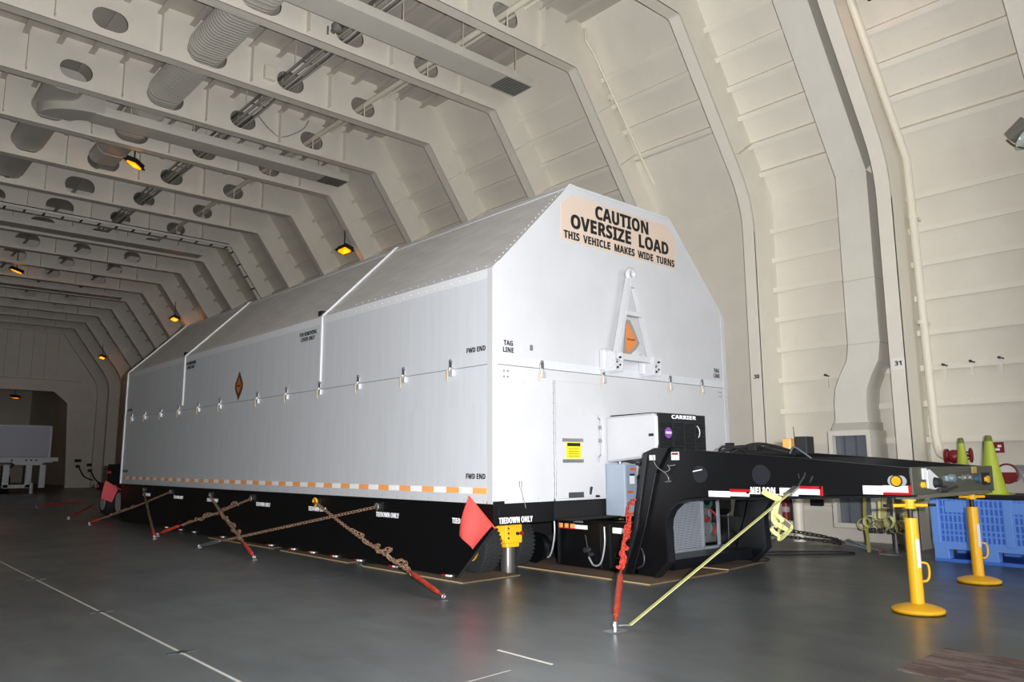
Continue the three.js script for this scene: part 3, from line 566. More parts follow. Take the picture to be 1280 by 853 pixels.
    for (const [z, y, r] of [[-6.1, 1.44, 0.115], [-5.2, 1.44, 0.125]]) part(a, 'port_cover', [new THREE.CylinderGeometry(r, r, 0.012, 28).rotateZ(Math.PI / 2).translate(so < 0 ? xa - 0.004 : xb + 0.004, y, z)], M(0x1a1d22, { roughness: 0.5 }));
  }
  part(tr, 'port_handle', bar([GX - 0.02, 1.475, -6.2], [GX - 0.02, 1.5, -6.06], 0.014, 0.014), trimWhite);
  const wl = part(tr, 'warning_label', bx(GX - 0.005, GX - 0.001, 1.63, 1.74, -6.56, -6.43), M(0xe9e9e6)); part(wl, 'label_header', bx(GX - 0.008, GX - 0.004, 1.7, 1.73, -6.55, -6.44), redPaint);
  const wl2 = part(tr, 'warning_label', bx(GX - 0.058, GX - 0.05, 1.63, 1.7, -6.9, -6.8), M(0xd9dad6));
  part(tr, 'pin_lanyard', [...pipe([[GX - 0.03, 1.55, -6.6], [GX - 0.03, 1.56, -6.48]], 0.008, 5), ...pipe([[GX - 0.03, 1.33, -6.66], [GX - 0.03, 1.34, -6.56]], 0.008, 5), tube([[GX - 0.06, 1.7, -6.84], [GX - 0.07, 1.56, -6.78], [GX - 0.05, 1.47, -6.66], [GX - 0.05, 1.5, -6.56], [GX - 0.04, 1.56, -6.6]], 0.006, 24, 5), tube([[GX - 0.05, 1.52, -6.76], [GX - 0.06, 1.44, -6.62], [GX - 0.05, 1.36, -6.58], [GX - 0.03, 1.33, -6.64]], 0.006, 20, 5)], galv);
  // tapes along the arm
  tapeZ(GX, -5.98, -5.66, 1.15, 1.225, tapeWhite); tapeZ(GX, -5.66, -5.38, 1.165, 1.215, tapeWhite); tapeZ(GX, -5.66, -5.36, 1.215, 1.255, tapeRed);
  tapeZ(GX, -5.42, -5.32, 1.2, 1.225, tapeWhite); tapeZ(GX, -4.96, -4.72, 1.19, 1.285, tapeWhite); tapeZ(GX, -4.72, -4.45, 1.21, 1.275, tapeWhite); tapeZ(GX, -4.72, -4.43, 1.275, 1.31, tapeRed); tapeZ(GX, -4.45, -4.41, 1.2, 1.31, tapeRed);
  tapeZ(GX, -3.94, -3.72, 1.235, 1.33, tapeWhite); tapeZ(GX, -3.72, -3.45, 1.262, 1.335, tapeWhite); tapeZ(GX, -3.72, -3.42, 1.235, 1.262, tapeRed); tapeZ(GX, -3.45, -3.42, 1.262, 1.34, tapeRed);
  { const g = faceNX(lettering('NELSON', 0.08, 0.34, 0.02)); g.translate(GX - 0.001, 1.245, -5.19); part(tr, 'lettering', g, letterWhite); }
  part(tr, 'tape_edge', bx(GX - 0.003, GX, 1.2, 1.208, -5.36, -4.96), letterWhite);
  const mk = part(tr, 'side_marker_light', [new THREE.CylinderGeometry(0.055, 0.055, 0.03, 24).rotateZ(Math.PI / 2).translate(GX - 0.015, 1.385, -3.56)], M(0xf2a516, { roughness: 0.3 }), 'round amber side marker light');
  part(mk, 'marker_plate', exX(obround(-3.56, 1.385, 0.2, 0.12), GX - 0.006, GX), M(0xcfd0d2, { metalness: 0.5, roughness: 0.35 }));
  part(mk, 'marker_bezel', [new THREE.TorusGeometry(0.056, 0.01, 8, 24).rotateY(Math.PI / 2).translate(GX - 0.022, 1.385, -3.56)], dark);
  // nose plate across the front with hitch fittings
  const olive = M(0x55564b, { roughness: 0.5, metalness: 0.2 });
  const np = part(tr, 'nose_plate', rb(GX, GX2, 1.235, 1.535, -3.44, -3.4, 0.008), olive);
  part(np, 'nose_sill', [bx(GX + 0.02, GX2 - 0.02, 1.19, 1.235, -3.6, -3.42)], M(0x6b695c, { roughness: 0.55 }));
  const zz = -3.4;
  part(np, 'gladhand_bracket', exZ([[9.25, 1.3], [9.25, 1.5], [9.33, 1.51], [9.56, 1.42], [9.6, 1.36], [9.56, 1.3], [9.45, 1.28]], zz, zz + 0.02, undefined, 0.004), M(0xd9dbdc, { roughness: 0.35 }));
  part(np, 'gladhand', [cyl([9.44, 1.36, zz + 0.02], [9.44, 1.36, zz + 0.07], 0.06, 0.05, 18), cyl([9.44, 1.36, zz + 0.07], [9.44, 1.36, zz + 0.09], 0.04, 0.04, 14)], dark);
  part(np, 'sight_panel', bx(9.14, 9.24, 1.4, 1.52, zz, zz + 0.02), M(0xe4e6e6)); part(np, 'reflector', [cyl([9.12, 1.34, zz], [9.12, 1.34, zz + 0.04], 0.035, 0.03, 12)], yellow);
  part(np, 'fitting', [cyl([9.95, 1.4, zz], [9.95, 1.4, zz + 0.06], 0.05, 0.045, 14), bx(9.83, 10.06, 1.37, 1.43, zz, zz + 0.03)], M(0x8fa3ad, { metalness: 0.5, roughness: 0.35 }));
  part(np, 'fitting', [bx(10.25, 10.6, 1.395, 1.415, zz, zz + 0.03), cyl([10.38, 1.4, zz], [10.38, 1.4, zz + 0.05], 0.04, 0.03, 10), cyl([10.55, 1.4, zz], [10.55, 1.4, zz + 0.05], 0.04, 0.03, 10)], galv);
  part(np, 'fitting', [cyl([10.85, 1.38, zz], [10.85, 1.38, zz + 0.05], 0.05, 0.05, 12)], M(0x4a6b8a, { metalness: 0.4, roughness: 0.4 }));
  part(np, 'fitting', [cyl([9.7, 1.28, zz], [9.7, 1.28, zz + 0.06], 0.04, 0.04, 10), ...pipe([[9.55, 1.27, zz + 0.03], [9.85, 1.27, zz + 0.03], [10.1, 1.3, zz + 0.03]], 0.014, 6)], darkSteel);
  part(np, 'tag', bx(10.72, 10.88, 1.45, 1.53, zz, zz + 0.01), M(0xb39a5a));
  part(np, 'clearance_lamp', [bx(11.06, 11.2, 1.3, 1.45, zz, zz + 0.05)], blackMatte); part(np, 'clearance_lamp', [cyl([11.1, 1.37, zz + 0.03], [11.1, 1.37, zz + 0.07], 0.05, 0.045, 14)], yellow);
  // cross members, hoses and boxes between the arms
  for (const [y0, y1, z0, z1] of [[1.3, 1.52, -3.7, -3.5], [1.4, 1.66, -5.4, -5.0], [1.45, 1.72, -6.8, -6.4]]) part(tr, 'cross_member', bx(GX + 0.1, GX2 - 0.1, y0, y1, z0, z1), blackPaint);
  part(tr, 'hydraulic_cylinder', [cyl([9.45, 1.74, -5.95], [9.45, 1.72, -5.05], 0.05, 0.05, 14)], blackMatte);
  part(tr, 'hose_bundle', [tube([[9.2, 1.7, -6.1], [9.3, 1.79, -5.85], [9.35, 1.8, -5.6], [9.3, 1.77, -5.3], [9.4, 1.7, -5.0]], 0.024, 20, 7), tube([[9.3, 1.72, -5.9], [9.42, 1.83, -5.65], [9.45, 1.82, -5.4], [9.3, 1.7, -4.9]], 0.02, 20, 7), tube([[9.15, 1.7, -6.0], [9.12, 1.8, -5.9], [9.2, 1.78, -5.7], [9.16, 1.68, -5.5]], 0.016, 16, 6), rb(9.25, 9.4, 1.74, 1.83, -5.62, -5.48, 0.01), rb(9.3, 9.42, 1.74, 1.86, -5.98, -5.9, 0.01)], blackMatte);
  part(tr, 'control_box', [rb(9.42, 9.62, 1.7, 1.92, -5.02, -4.86, 0.01)], dark); part(tr, 'beacon', [rb(9.42, 9.56, 1.72, 1.9, -5.2, -5.08, 0.02)], M(0xd9a35c, { roughness: 0.4 })); part(tr, 'aerial', cyl([9.48, 1.7, -5.04], [9.46, 2.05, -5.05], 0.01, 0.004, 6), blackMatte);
  part(tr, 'hose_bundle', [tube([[9.2, 1.7, -4.98], [9.2, 1.78, -4.92], [9.22, 1.72, -4.82], [9.25, 1.64, -4.72]], 0.013, 14, 6)], M(0x4a525c, { roughness: 0.5 }));
  // generator set behind a perforated guard
  const gs = part(tr, 'generator_frame', [[9.72, -7.3], [10.62, -7.3], [11.06, -7.3]].map(([x, z]) => bx(x - 0.02, x + 0.02, 0.26, 1.1, z - 0.02, z + 0.02)).concat([bx(9.7, 11.3, 0.24, 0.28, -7.34, -7.28), bx(9.7, 11.3, 1.08, 1.12, -7.34, -7.28), bx(9.7, 11.3, 0.24, 1.12, -7.95, -7.9)]), M(0x9aa0a6, { roughness: 0.4, metalness: 0.4 }));
  part(gs, 'perforated_guard', bx(9.76, 10.58, 0.28, 1.1, -7.315, -7.3), M(0xb9c0c8, { map: meshTex, roughness: 0.4, metalness: 0.3 }), 'grey perforated guard panel');
  part(gs, 'side_guard', bx(9.7, 9.71, 0.26, 1.1, -7.95, -7.3), M(0xa8b0b8, { roughness: 0.4, metalness: 0.3 }));
  part(gs, 'engine_block', [rb(10.65, 11.25, 0.3, 0.62, -7.85, -7.45, 0.03), rb(10.75, 11.2, 0.62, 0.85, -7.8, -7.5, 0.03), cyl([10.85, 0.55, -7.42], [10.85, 0.55, -7.36], 0.12, 0.12, 18), cyl([11.08, 0.5, -7.42], [11.08, 0.5, -7.36], 0.08, 0.08, 18), cyl([10.95, 0.78, -7.45], [10.95, 0.78, -7.38], 0.06, 0.06, 14)], M(0x77797a, { metalness: 0.6, roughness: 0.4 }));
  part(gs, 'engine_hose', [tube([[10.66, 1.05, -7.42], [10.7, 0.8, -7.38], [10.82, 0.66, -7.36], [10.9, 0.7, -7.36]], 0.025, 16, 7), tube([[10.95, 0.85, -7.4], [11.05, 0.75, -7.34], [11.08, 0.6, -7.33], [11.0, 0.45, -7.36]], 0.022, 16, 7)], redPaint);
  part(gs, 'engine_hose', [tube([[10.7, 1.02, -7.4], [10.78, 0.9, -7.36], [10.95, 0.9, -7.36], [11.02, 1.02, -7.4]], 0.025, 16, 7)], M(0x1d4b40, { roughness: 0.5 }));
  // rear bogie
  part(tr, 'rear_bogie', [bx(7.3, 12.1, 0.75, 1.0, -29.2, -24.85), bx(7.35, 12.1, 1.0, 1.62, -28.2, -25.6)], blackMatte);
  for (const z of [-26.2, -27.9]) for (const [x, s] of [[7.36, 1], [12.05, -1]]) { const t = part(tr, 'tyre', new THREE.LatheGeometry([[0.2, -0.17], [0.4, -0.17], [0.45, -0.1], [0.45, 0.1], [0.4, 0.17], [0.2, 0.17]].map(p => new THREE.Vector2(...p)), 28).rotateZ(Math.PI / 2).translate(x, 0.45, z), rubber); part(t, 'wheel_rim', cyl([x - 0.18, 0.45, z], [x + 0.18, 0.45, z], 0.3, 0.3, 24), M(0xd4d6d6, { metalness: 0.4, roughness: 0.4 })); }
  for (const [z, y] of [[-27.6, 1.36], [-26.9, 0.93], [-28.9, 0.9]]) { part(tr, 'marker_reflector', bx(7.2, 7.25, y - 0.03, y + 0.03, z - 0.1, z + 0.02), tapeWhite); part(tr, 'marker_reflector', bx(7.2, 7.25, y - 0.04, y + 0.04, z + 0.02, z + 0.16), tapeRed); }
}
//NEXT
// ---------------------------------------------------------------- services under the deck head
function zrun(poly, z0, z1) { return exZ(poly, Math.min(z0, z1), Math.max(z0, z1)); }
{
  const d = thing('ventilation_duct', 'ribbed oval ventilation duct running fore and aft through the beams', 'duct', [6.12, 11.05, ZW(3)]);
  for (let i = -1; i < 6; i++) {
    const z0 = ZW(i) - 0.02, z1 = ZW(i + 1) + 0.02, g = [zrun(obround(6.07, 11.46, 0.9, 0.56, 12), z1, z0)];
    if (i < 5) for (let z = z0 - 0.06; z > z1 + 0.05; z -= 0.115) g.push(exZ(obround(6.07, 11.46, 0.922, 0.582, 12), z - 0.03, z + 0.03, undefined, 0.01));
    else for (const z of [z0 - 0.9, z0 - 1.9]) g.push(exZ(obround(6.07, 11.46, 0.93, 0.59, 12), z - 0.03, z + 0.03));
    part(d, 'duct_section', g, ductGrey);
  }
  const e = thing('ventilation_duct', 'smooth oval ventilation duct curving into the second cross duct', 'duct', [3.97, 11.05, ZW(5)]);
  for (let i = 4; i < 7; i++) part(e, 'duct_section', zrun(obround(3.94, 11.42, 0.9, 0.6, 12), ZW(i + 1) + 0.02, ZW(i) - (i === 4 ? 0.9 : 0.02)), ductGrey);
  // curved elbow, swept in plan
  const arc = []; for (let k = 0; k <= 10; k++) { const a = Math.PI + (Math.PI / 2) * k / 10; arc.push([4.95 + 1.4 * Math.cos(a), -22.95 - 1.1 * Math.sin(a) * 1.0]); }
  const ar2 = []; for (let k = 10; k >= 0; k--) { const a = Math.PI + (Math.PI / 2) * k / 10; ar2.push([4.95 + 0.55 * Math.cos(a), -22.95 - 0.38 * Math.sin(a)]); }
  part(e, 'elbow', [exY([...arc, ...ar2], 10.92, 11.5, undefined, 0.04)], ductGrey);
  const cross = (label, x0, x1, y0, h, z0, z1, rods, grille) => {
    const c = thing('cross_duct', label, 'duct', [(x0 + x1) / 2, y0, (z0 + z1) / 2]);
    const n = 4; for (let k = 0; k < n; k++) part(c, 'duct_section', [bx(x0 + (x1 - x0) * k / n, x0 + (x1 - x0) * (k + 1) / n - 0.008, y0, y0 + h, z1, z0)], ductWhite);
    part(c, 'duct_core', bx(x0 + 0.02, x1 - 0.02, y0 + 0.006, y0 + h - 0.006, z1 + 0.006, z0 - 0.006), ductGrey);
    for (const x of rods) part(c, 'hanger_rod', cyl([x, y0 + h * 0.4, z0 + 0.015], [x, YD, z0 + 0.015], 0.013, 0.013, 6), pipeWhite);
    if (grille) {
      const g = part(c, 'outlet_grille', bx(x1 - 0.85, x1 - 0.04, y0 - 0.012, y0, z1 + 0.04, z0 - 0.04), M(0x6a6b66, { roughness: 0.6 }));
      for (let k = 0; k < 9; k++) part(g, 'vane', bx(x1 - 0.82 + k * 0.09, x1 - 0.805 + k * 0.09, y0 - 0.03, y0 - 0.012, z1 + 0.06, z0 - 0.06), M(0x8a8a83, { roughness: 0.5 }));
    }
    return c;
  };
  cross('flat white cross duct with a dark outlet grille high above the container sign', 0.5, 12.5, 10.9, 0.22, -13.05, -13.75, [10.25, 11.9, 8.6, 6.9], true);
  cross('flat white cross duct fed by the curved smooth duct', 4.75, 12.42, 10.9, 0.26, -21.88, -22.58, [11.3, 9.35, 7.3, 5.6], true);
  cross('dim flat cross duct ahead of the cable ladder', -2, 12.2, 10.9, 0.26, -34.3, -35.0, [11.5, 8.6], false);
  cross('dim flat cross duct deepest in the hold', -2, 12.2, 10.9, 0.26, -46.3, -47.0, [], false);
}
{
  const p = thing('service_pipe', 'cream pipe running fore and aft through the beam holes nearest the shell', 'pipe', [10.42, 11.38, ZW(3)]);
  part(p, 'pipe_run', cyl([10.42, 11.42, ZW(-3)], [10.42, 11.42, ZW(9)], 0.075, 0.075, 14), pipeWhite);
  for (let i = 0; i < 9; i++) part(p, 'support_strap', [cyl([10.36, 11.02, ZW(i) + 0.05], [10.36, 11.38, ZW(i) + 0.05], 0.018, 0.018, 6)], pipeWhite);
  const p2 = thing('service_pipe', 'thinner cream pipe high under the deck head outboard of the larger pipe', 'pipe', [10.95, 11.7, ZW(3)]);
  part(p2, 'pipe_run', cyl([10.95, 11.74, ZW(-3)], [10.95, 11.74, ZW(9)], 0.04, 0.04, 10), pipeWhite);
  for (let i = 0; i < 9; i++) part(p2, 'support_strap', [bx(10.93, 10.97, 11.74, YD, ZW(i) - 1.5, ZW(i) - 1.46)], pipeWhite);
  const c = thing('cable_tray', 'ladder tray of cables running fore and aft through the beam holes', 'cable tray', [8.26, 11.3, ZW(3)]);
  part(c, 'tray_rail', bx(8.02, 8.05, 11.42, 11.5, ZW(9), ZW(-1)), galv); part(c, 'tray_rail', bx(8.45, 8.48, 11.42, 11.5, ZW(9), ZW(-1)), galv);
  for (let i = 0; i < 5; i++) part(c, 'cable', tube(Array.from({ length: 20 }, (_, k) => [8.1 + 0.075 * i + 0.012 * Math.sin(k * 1.7 + i), 11.35 + 0.02 * Math.sin(k * 2.3 + i * 2) + (i % 2) * 0.07, ZW(-1) + (ZW(9) - ZW(-1)) * k / 19]), 0.028, 76, 6), [M(0xb2ada1), M(0x9a968b), M(0xcfcabd), M(0x85827a), M(0xbcb7aa)][i]);
  const rung = fin(bx(-0.22, 0.22, -0.012, 0.012, -0.02, 0.02));
  for (let z = ZW(-1) - 0.3; z > ZW(8); z -= 0.75) piece(c, 'rung', rung, galv, 8.25, 11.4, z);
  for (const i of [2, 3, 4, 5]) for (const s of [0.6, 1.9]) for (const x of [8.03, 8.47]) part(c, 'hanger', cyl([x, 11.45, ZW(i) + s], [x, YD, ZW(i) + s], 0.012, 0.012, 5), pipeWhite);
  const jb = thing('junction_box', 'small cream junction box on a beam beside the cable tray', 'junction box', [7.6, 11.15, ZW(3) + 0.1]);
  part(jb, 'box_body', rb(7.46, 7.74, 11.14, 11.5, ZW(3) + 0.012, ZW(3) + 0.16, 0.015), creamSteel); part(jb, 'box_cover', rb(7.49, 7.71, 11.17, 11.47, ZW(3) + 0.16, ZW(3) + 0.175, 0.006), pipeWhite);
  const lc = thing('loose_cable', 'slack cable draped between the cable tray and the beam', 'cable', [9, 11.3, ZW(3) - 1.5]);
  part(lc, 'cable', [tube([[8.5, 11.4, -20.2], [9.0, 11.2, -20.45], [9.4, 11.15, -20.55], [9.9, 11.45, -20.3], [10.0, 11.7, -20.1]], 0.014, 24, 5)], M(0x8b877c));
  const sp = thing('loudspeaker', 'small grey horn loudspeaker under a beam beside the cable tray', 'loudspeaker', [7.77, 11.2, -14.6]);
  part(sp, 'horn', new THREE.LatheGeometry([[0.03, -0.1], [0.05, -0.02], [0.12, 0.1], [0.135, 0.11], [0.1, 0.06]].map(q => new THREE.Vector2(...q)), 20).rotateX(Math.PI / 2).translate(7.77, 11.23, -14.55), M(0x85827a, { roughness: 0.5 }));
  part(sp, 'driver', cyl([7.77, 11.23, -14.6], [7.77, 11.23, -14.74], 0.06, 0.06, 12), M(0x5c5a55)); part(sp, 'bracket', bx(7.62, 7.66, 11.1, 11.3, -14.75, -14.6), M(0x6d6a64));
  const lad = thing('cable_ladder', 'pale cable ladder crossing the hold under a beam and down the frame', 'cable ladder', [6, 10.8, -32.2]);
  const lz = ZW(8) + 0.2;
  part(lad, 'rail', bar([-4, 10.86, lz], [12.45, 10.86, lz], 0.03, 0.1), ductWhite); part(lad, 'rail', bar([-4, 10.86, lz + 0.34], [12.45, 10.86, lz + 0.34], 0.03, 0.1), ductWhite);
  part(lad, 'rail', bar([12.45, 10.86, lz], [14.9, 7.4, lz], 0.03, 0.1, [0, 0, 1]), ductWhite); part(lad, 'rail', bar([12.45, 10.86, lz + 0.34], [14.9, 7.4, lz + 0.34], 0.03, 0.1, [0, 0, 1]), ductWhite);
  const rg = fin(bx(-0.03, 0.03, -0.02, 0.02, 0, 0.34));
  for (let x = -3.8; x < 12.4; x += 0.62) piece(lad, 'rung', rg, darkSteel, x, 10.8, lz);
  for (let k = 0; k < 7; k++) piece(lad, 'rung', rg, darkSteel, 12.6 + 0.34 * k, 10.62 - 0.48 * k, lz);
  part(lad, 'cable', [cyl([-4, 10.93, lz + 0.3], [12.4, 10.93, lz + 0.3], 0.03, 0.03, 6)], dark);
}
// amber flood lamps
function floodLamp(x, y, z, label, power, turn = 0, hang = 1.2) {
  const l = thing('flood_lamp', label, 'lamp', [x, y, z]);
  const q = (g) => { g.rotateX(0.35).rotateY(turn).translate(x, y, z); return g; };
  part(l, 'housing', [q(bx(-0.3, 0.3, 0.0, 0.13, -0.16, 0.16)), q(bx(-0.34, 0.34, -0.02, 0.02, -0.2, -0.15)), q(bx(-0.34, 0.34, -0.02, 0.02, 0.15, 0.2)), q(bx(-0.34, -0.28, -0.02, 0.02, -0.2, 0.2)), q(bx(0.28, 0.34, -0.02, 0.02, -0.2, 0.2))], dark);
  part(l, 'lens', q(rb(-0.25, 0.25, -0.07, 0.01, -0.13, 0.13, 0.03)), amberGlass, 'glowing amber lens');
  part(l, 'hanger', cyl([x, y + 0.1, z], [x, y + hang, z], 0.018, 0.018, 6), darkSteel);
  const p = new THREE.PointLight(0xff9a3a, power, 0, 2); p.position.set(x, y - 0.2, z); p.castShadow = true; p.shadow.radius = 6; p.position.z += 0.04; scene.add(p);
}
floodLamp(6.52, 10.8, -24.68, 'amber flood lamp hanging ahead of the curved duct', 0.5, 0.9);
floodLamp(13.35, 9.1, -23.7, 'amber flood lamp against the sloping shell above the container roof', 0.4, 1.57, 0.9);
floodLamp(13.42, 10.05, -4.95, 'amber flood lamp on the sloping shell beside the white fire main', 0.15, 1.5, 0.9);
floodLamp(6.4, 10.8, -42.5, 'amber flood lamp hanging far along the dim beams', 0.5, 0.9);
floodLamp(13.35, 9.1, -41.1, 'small amber lamp glowing on a dim frame above the container end', 1.0, 1.57, 0.9);
floodLamp(13.6, 8.6, -55.5, 'faint amber lamp on the frame nearest the far bulkhead', 0.4, 1.57, 0.9);
floodLamp(11.1, 6.75, -69, 'amber lamp in the compartment beyond the bulkhead opening', 0.9, 0.5, 2.2);

// ---------------------------------------------------------------- on the right hand shell
{
  const t = thing('air_duct', 'pale ventilation trunk following frame 31 down to a floor level outlet', 'duct', [15.5, 0.33, -6.7]);
  part(t, 'trunk_section', exZ(bandPoly([[15.2, 3.9], [15.2, 7.4]], -0.6), -6.84, -6.22), ductWhite);
  part(t, 'trunk_section', exZ(bandPoly([[15.2, 7.4], [12.75, 10.86]], -0.6), -6.84, -6.22), ductWhite);
  part(t, 'trunk_bend', exX([[-6.84, 3.9], [-6.22, 3.9], [-6.27, 3.55], [-6.42, 3.28], [-6.53, 3.02], [-6.56, 2.75], [-7.2, 2.75], [-7.16, 3.05], [-7.05, 3.3], [-6.89, 3.58]], 15.2, 15.8), ductWhite);
  part(t, 'trunk_section', bx(15.2, 15.8, 2.36, 2.75, -7.2, -6.56), ductWhite);
  part(t, 'seam_band', [bx(15.19, 15.8, 5.18, 5.2, -6.85, -6.21)], ductGrey); part(t, 'seam_band', [bx(15.19, 15.8, 3.89, 3.91, -6.85, -6.21)], ductGrey); part(t, 'seam_band', [bx(15.185, 15.8, 2.355, 2.375, -7.22, -6.54)], ductWhite);
  part(t, 'hood', exZ([[15.2, 2.36], [15.06, 2.2], [15.8, 2.2], [15.8, 2.36]], -7.24, -6.52), ductGrey);
  const f = part(t, 'outlet_frame', [bx(15.04, 15.18, 0.33, 0.42, -7.3, -6.47), bx(15.04, 15.18, 2.1, 2.2, -7.3, -6.47), bx(15.04, 15.18, 0.42, 2.1, -7.3, -7.22), bx(15.04, 15.18, 0.42, 2.1, -6.55, -6.47), bx(15.18, 15.8, 0.33, 2.2, -7.3, -7.26), bx(15.18, 15.8, 0.33, 2.2, -6.51, -6.47), bx(15.18, 15.8, 0.33, 0.37, -7.26, -6.51)], ductWhite);
  part(f, 'outlet_screen', bx(15.2, 15.22, 0.42, 2.1, -7.22, -6.55), M(0x6f747b, { roughness: 0.5, metalness: 0.3 }));
  part(f, 'damper', bx(15.17, 15.195, 0.42, 2.1, -7.06, -7.03), M(0x565a60)); part(f, 'damper', bx(15.17, 15.195, 0.42, 2.1, -6.83, -6.8), M(0x565a60));
  part(t, 'damper_handle', [bx(15.3, 15.32, 1.15, 1.5, -6.47, -6.42)], rusty);
}
{
  const p = thing('fire_main', 'white fire main pipe following the shell down to a red valve', 'pipe', [15.6, 1.6, -5.5]);
  part(p, 'pipe_run', pipe([[13.45, 10.62, -5.66], [15.6, 7.55, -5.58], [15.6, 7.2, -5.57], [15.6, 2.1, -5.5], [15.58, 1.86, -5.47], [15.54, 1.74, -5.42], [15.5, 1.69, -5.32], [15.5, 1.68, -5.2]], 0.075, 14), pipeWhite);
  for (const y of [6.3, 4.2]) part(p, 'pipe_clamp', [cyl([15.6, y, -5.555], [15.6, y + 0.07, -5.555], 0.09, 0.09, 14), bx(15.6, 15.95, y + 0.01, y + 0.06, -5.6, -5.52)], pipeWhite);
  const v = part(p, 'valve', [cyl([15.5, 1.68, -5.32], [15.5, 1.68, -5.28], 0.14, 0.14, 18), new THREE.SphereGeometry(0.125, 16, 10).translate(15.5, 1.68, -5.18), cyl([15.5, 1.68, -5.12], [15.5, 1.69, -5.02], 0.08, 0.05, 12), cyl([15.5, 1.69, -5.02], [15.5, 1.7, -4.9], 0.025, 0.025, 8), bx(15.46, 15.54, 1.62, 1.65, -5.1, -4.92), bx(15.46, 15.54, 1.74, 1.77, -5.1, -4.92), cyl([15.5, 1.55, -5.2], [15.5, 1.48, -5.2], 0.1, 0.12, 16)], redPaint, 'dark red valve body');
  part(v, 'hand_wheel', [new THREE.TorusGeometry(0.12, 0.016, 8, 24).rotateY(0.5).translate(15.5, 1.7, -4.9), bar([15.4, 1.7, -4.85], [15.6, 1.7, -4.95], 0.02, 0.02), cyl([15.5, 1.58, -4.9], [15.5, 1.82, -4.9], 0.01, 0.01, 6)], redPaint);
  const c = thing('conduit', 'thin cream conduit on the sloping shell behind the container ridge', 'conduit', [14, 10, -11.6]);
  part(c, 'conduit_run', pipe([[12.66, 11.8, -11.4], [12.66, 11.5, -11.4], [12.95, 11.25, -11.4], [15.1, 8.5, -11.4]], 0.035, 8), pipeWhite);
  part(c, 'conduit_box', [bx(13.5, 13.62, 10.3, 10.42, -11.5, -11.42)], pipeWhite);
  for (const [k, z, y] of [[0, -5.3, 3.4], [1, -4.83, 3.42], [2, -4.36, 3.44], [3, -7.6, 3.4]]) { const h = thing('wall_hook', ['steel hook on the shell stiffener nearest the fire main', 'steel hook on the shell stiffener, second from the fire main', 'steel hook on the shell stiffener, third from the fire main', 'steel hook on the stiffener between frame 30 and the trunk'][k], 'hook', [15.75, y, z], 'hooks on the shell stiffener'); part(h, 'hook_plate', [bx(15.77, 15.8, y - 0.26, y + 0.02, z - 0.03, z + 0.03)], creamSteel); part(h, 'hook_bolt', [cyl([15.7, y, z], [15.8, y, z], 0.025, 0.025, 8), cyl([15.72, y - 0.02, z + 0.05], [15.8, y - 0.02, z + 0.05], 0.015, 0.015, 6)], darkSteel); }
  const r = thing('fire_sign', 'small red and white fire sign on the shell behind the cones', 'sign', [15.84, 1.83, -4.6]);
  part(r, 'sign_plate', bx(15.83, 15.845, 1.74, 1.93, -4.72, -4.46), redPaint); part(r, 'sign_symbol', [bx(15.826, 15.832, 1.78, 1.82, -4.6, -4.53), bx(15.826, 15.832, 1.84, 1.88, -4.56, -4.5)], letterWhite);
  const hr = thing('hose_reel', 'red and white hose reel on the shell behind the blue pallet box', 'hose reel', [15.6, 1.3, -4.35]);
  part(hr, 'reel_drum', [cyl([15.5, 1.38, -4.36], [15.75, 1.38, -4.36], 0.16, 0.16, 24)], M(0xd9d6d0, { roughness: 0.5 })); part(hr, 'reel_rim', [new THREE.TorusGeometry(0.16, 0.016, 8, 28).rotateY(Math.PI / 2).translate(15.5, 1.38, -4.36)], redPaint); part(hr, 'reel_label', [bx(15.48, 15.5, 1.24, 1.4, -4.5, -4.22)], redPaint);
  for (let k = 0; k < 5; k++) part(hr, 'hose', tube([[15.55, 1.52, -4.3 + k * 0.04], [15.5, 1.4, -4.16 + k * 0.05], [15.5, 1.1, -4.08 + k * 0.06], [15.52, 0.8, -4.04 + k * 0.06]], 0.014, 14, 5), M(0x8f9299, { roughness: 0.5 }));
  const fl = thing('flood_light', 'clear cased floodlight clamped to the shell above the fire main', 'lamp', [15.4, 7.3, -3.6]);
  part(fl, 'lamp_case', [cyl([15.45, 7.33, -3.75], [15.4, 7.50, -3.45], 0.13, 0.16, 16)], M(0x8d8a84, { roughness: 0.3, metalness: 0.4 })); part(fl, 'lamp_glass', new THREE.SphereGeometry(0.2, 16, 8, 0, 6.283, 0, 1.3).rotateX(2.2).translate(15.42, 7.26, -3.6), M(0xc2cbc4, { roughness: 0.15 })); part(fl, 'lamp_knob', cyl([15.3, 7.48, -3.55], [15.36, 7.48, -3.55], 0.06, 0.06, 12), dark); part(fl, 'lamp_guard', tube([[15.36, 7.28, -3.78], [15.34, 7.14, -3.68], [15.34, 7.02, -3.5], [15.36, 6.98, -3.3]], 0.018, 16, 6), M(0x5d5236)); part(fl, 'lamp_arm', bar([15.4, 7.38, -3.5], [15.75, 7.43, -3.4], 0.05, 0.05), galv);
  const b = thing('vent_post', 'white mushroom topped vent post standing by the shell', 'post', [15.12, 0, -8.07]);
  part(b, 'post', cyl([15.12, 0, -8.07], [15.12, 1.05, -8.07], 0.105, 0.105, 18), pipeWhite); part(b, 'cap', [cyl([15.12, 1.05, -8.07], [15.12, 1.12, -8.07], 0.2, 0.17, 20)], pipeWhite); part(b, 'foot_collar', cyl([15.12, 0, -8.07], [15.12, 0.1, -8.07], 0.13, 0.12, 18), pipeWhite);
  const ex = thing('fire_extinguisher', 'red fire extinguisher with a dark hose beside the vent post', 'extinguisher', [15.5, 0.35, -8.55]);
